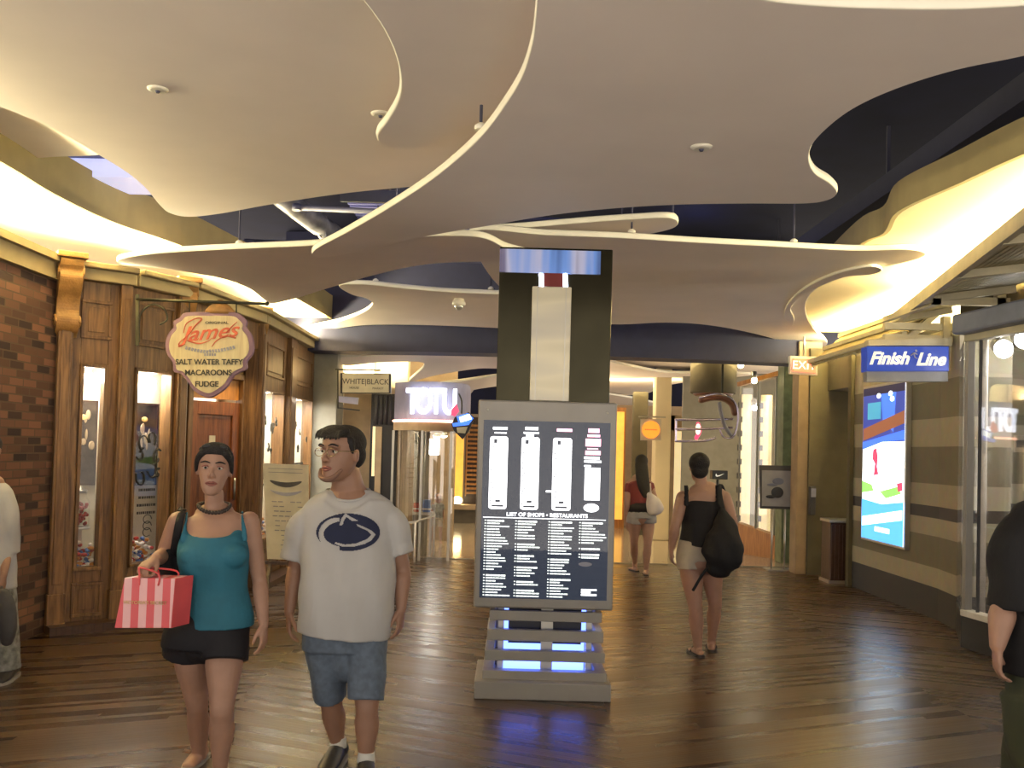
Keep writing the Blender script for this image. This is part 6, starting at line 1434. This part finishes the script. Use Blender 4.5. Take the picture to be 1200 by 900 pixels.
shoe(aL, (-.1, 1, 0), pr, 1.05); shoe(aR, (.1, 1, 0), pr, 1.05)

# ---- far child and the figure in the shop
def small_person(px, ytop, yfeet, Y, label, top, bottom, yaw, hm='hair', lean=0):
    t_ = P(px, ytop, Y).z; H = t_; x0 = P(px, yfeet, Y).x; r = thing('person', label, 'person', (x0, Y, 0)); s = H/1.7
    c = lambda x, y, z: V((x0+(x*math.cos(yaw)-y*math.sin(yaw))*s, Y+(x*math.sin(yaw)+y*math.cos(yaw))*s, z*s))
    hs = (s*1.7*.95+.35)/ (1.7*.95+.35); hs = max(s, .72) if s < .8 else s
    b = MB(); hm_ = head(b, V((x0, Y, H-.118*hs)), yaw, hs)
    b.tube([(c(0, .01, 1.45), .05*s), (c(0, .01, 1.36), .08*s)], seg=12, sub=1); b.tube([(c(0, 0, 1.38), .12*s, .07*s), (c(0, 0, 1.3), .17*s, .09*s), (c(0, 0, 1.05), .14*s, .10*s), (c(0, 0, .9), .16*s, .11*s)], seg=18, sub=3)
    for sx in (-1, 1):
        arm(b, c(sx*.17, 0, 1.33), c(sx*.21, .03, 1.05), c(sx*.2, -.12, .85), s); hand(b, c(sx*.2, -.12, .85), V((0, -.3, -1)), V((-sx*.3, -1, 0)), V((-sx, 0, 0)), s, .5)
        leg(b, c(sx*.09, 0, .9), c(sx*.09, -.10*sx, .48), c(sx*.09, -.16*sx+.05, .09), s); foot(b, c(sx*.09, -.16*sx+.05, .09), V((math.sin(yaw), -math.cos(yaw), 0)), s)
    b.build('body', 'skind', r, remesh=.011, smooth=1); face(hm_, r, hs, yaw)
    b = MB(); b.ell(hm_ @ V((0, .02, .045)), (.083*hs, .09*hs, .08*hs), Matrix.Rotation(yaw, 4, 'Z'), 18); b.build('hair', 'hair', r)
    b = MB(); b.tube([(c(0, 0, 1.40), .10*s, .075*s), (c(0, 0, 1.3), .185*s, .105*s), (c(0, 0, 1.05), .165*s, .12*s), (c(0, 0, .86), .18*s, .13*s)], seg=20, sub=3, flat=True)
    for sx in (-1, 1): b.tube([(c(sx*.15, 0, 1.33), .07*s), (c(sx*.2, .02, 1.14), .062*s)], seg=14, sub=1, flat=True)
    b.build('top', top, r, remesh=.011, smooth=1)
    b = MB(); b.tube([(c(0, 0, .92), .17*s, .12*s), (c(0, 0, .82), .18*s, .13*s)], seg=20, sub=1, flat=True)
    for sx in (-1, 1): b.tube([(c(sx*.09, 0, .85), .10*s), (c(sx*.09, -.08*sx, .55), .088*s)], seg=14, sub=1, flat=True)
    b.build('shorts', bottom, r, remesh=.011, smooth=1)
small_person(512, 578, 634, 16.4, 'small child in a striped top standing on the far tiles left of the directory', 'plaid', 'greyshorts', .4)
small_person(491, 556, 640, 15.6, 'dark-clothed child behind the shop glass under the white letters', 'maroon', 'blackcloth', -.5)

# ------------------------------------------------------------------ lights
wd = bpy.data.worlds.new('world'); bpy.context.scene.world = wd; wd.use_nodes = True
bg = wd.node_tree.nodes['Background']; bg.inputs[0].default_value = (1, .88, .74, 1); wn_ = wd.node_tree
tcw = wn_.nodes.new('ShaderNodeTexCoord'); sw = wn_.nodes.new('ShaderNodeSeparateXYZ'); mr = wn_.nodes.new('ShaderNodeMapRange')
wn_.links.new(tcw.outputs['Generated'], sw.inputs[0]); wn_.links.new(sw.outputs[2], mr.inputs[0])
mr.inputs[1].default_value = -.35; mr.inputs[2].default_value = .25; mr.inputs[3].default_value = 3.2; mr.inputs[4].default_value = .7
wn_.links.new(mr.outputs[0], bg.inputs[1])   # added fill, stronger from below to lift the ceiling panels
# cove strips, left
for a, c in (((-3.9, 3.6), (-3.95, 7.9)), (F0, F1), (F1, F2), (F2, F3), (F3, F4)):
    n_ = frame(a, c)[2]
    barlight('cove_light', (a[0]-n_.x*.05, a[1]-n_.y*.05), (c[0]-n_.x*.05, c[1]-n_.y*.05), 3.19, n_*.45+V((0, 0, 1)), .1, 55, (1, .86, .50))
# cove strips, right
for a, c in (((3.7, 5.0), (4.2, 9.4)), ((4.5, 9.6), (4.5, 13.0))):
    barlight('cove_light', a, c, 3.30 if a[1] < 6 else 3.27, V((-.6, 0, 1)), .12, 55, (1, .86, .50))
barlight('cove_light', (5.2, 9), (5.2, 13), 3.1, V((-.4, 0, 1)), .2, 40, (1, .86, .50))
# far coves
area('far_cove', (-2.3, 14.3, 2.75), (0, .5, 1), 1.2, 34, (1, .88, .58), .2)
area('far_cove', (-1.2, 15.6, 2.85), (0, 0, 1), 1.4, 30, (1, .88, .58), .5)
for p_, e_ in (((-.4, 17.5, 2.2), 22), ((1.2, 18.5, 2.2), 26), ((.4, 15.2, 2.5), 14)): area('far_fill_up', p_, (0, 0, 1), 1.2, e_, (1, .82, .55), .6)  # added upward fill in mid-air, no lamp hangs there
area('far_cove', (3.2, 15.4, 3.1), (0.1, .4, 1), 1.6, 18, (1, .82, .45), .4)
area('far_cove', (2.6, 18.6, 2.9), (.2, .3, 1), 1.4, 20, (1, .82, .45), .4)
# downward fill added to brighten the far hall
for x, y, e in ((0.3, 17, 90), (1.6, 19.5, 120), (-1.3, 19, 80), (3.3, 16.5, 40), (-.5, 24, 200), (2.6, 24, 160), (-1.6, 15.7, 34), (4.6, 16.6, 12)):
    spot('down_fill', (x, y, 2.95 if y < 17 else 3.3), (0, 0, -1), e, (1, .80, .5), 130, .15)
# blue lamps in the ceiling void
for p, e in (((-3.2, 8.0, 4.5), 9), ((-1.2, 9.0, 4.6), 4), ((1.5, 8.6, 4.5), 5), ((3.9, 6.0, 4.6), 12), ((-1.5, 12.0, 4.3), 3), ((2.2, 11.8, 4.3), 3), ((-.5, 11.2, 2.7), 0)):
    if e: point('void_lamp', p, e, BLU, .15)
# downward fill added over the planks and behind the camera, no lamps seen
for x, y, e in ((-1.6, 2.6, 22), (1.2, 2.2, 22), (-1.5, -1.0, 40), (1.8, -1.2, 40), (3.2, 3.6, 20), (-2.4, 5.6, 18), (2.2, 6.4, 10), (0.9, 9.6, 16), (-1.6, 10.8, 12), (2.0, 11.0, 7)):
    spot('down_fill', (x, y, 3.05), (0, 0, -1), e*.75, (1, .84, .60), 120, .1)
# ------------------------------------------------------------------ view
vs = bpy.context.scene.view_settings
vs.view_transform = 'Standard'; vs.look = 'None'; vs.gamma = 1; vs.use_curve_mapping = False; vs.exposure = 0.55
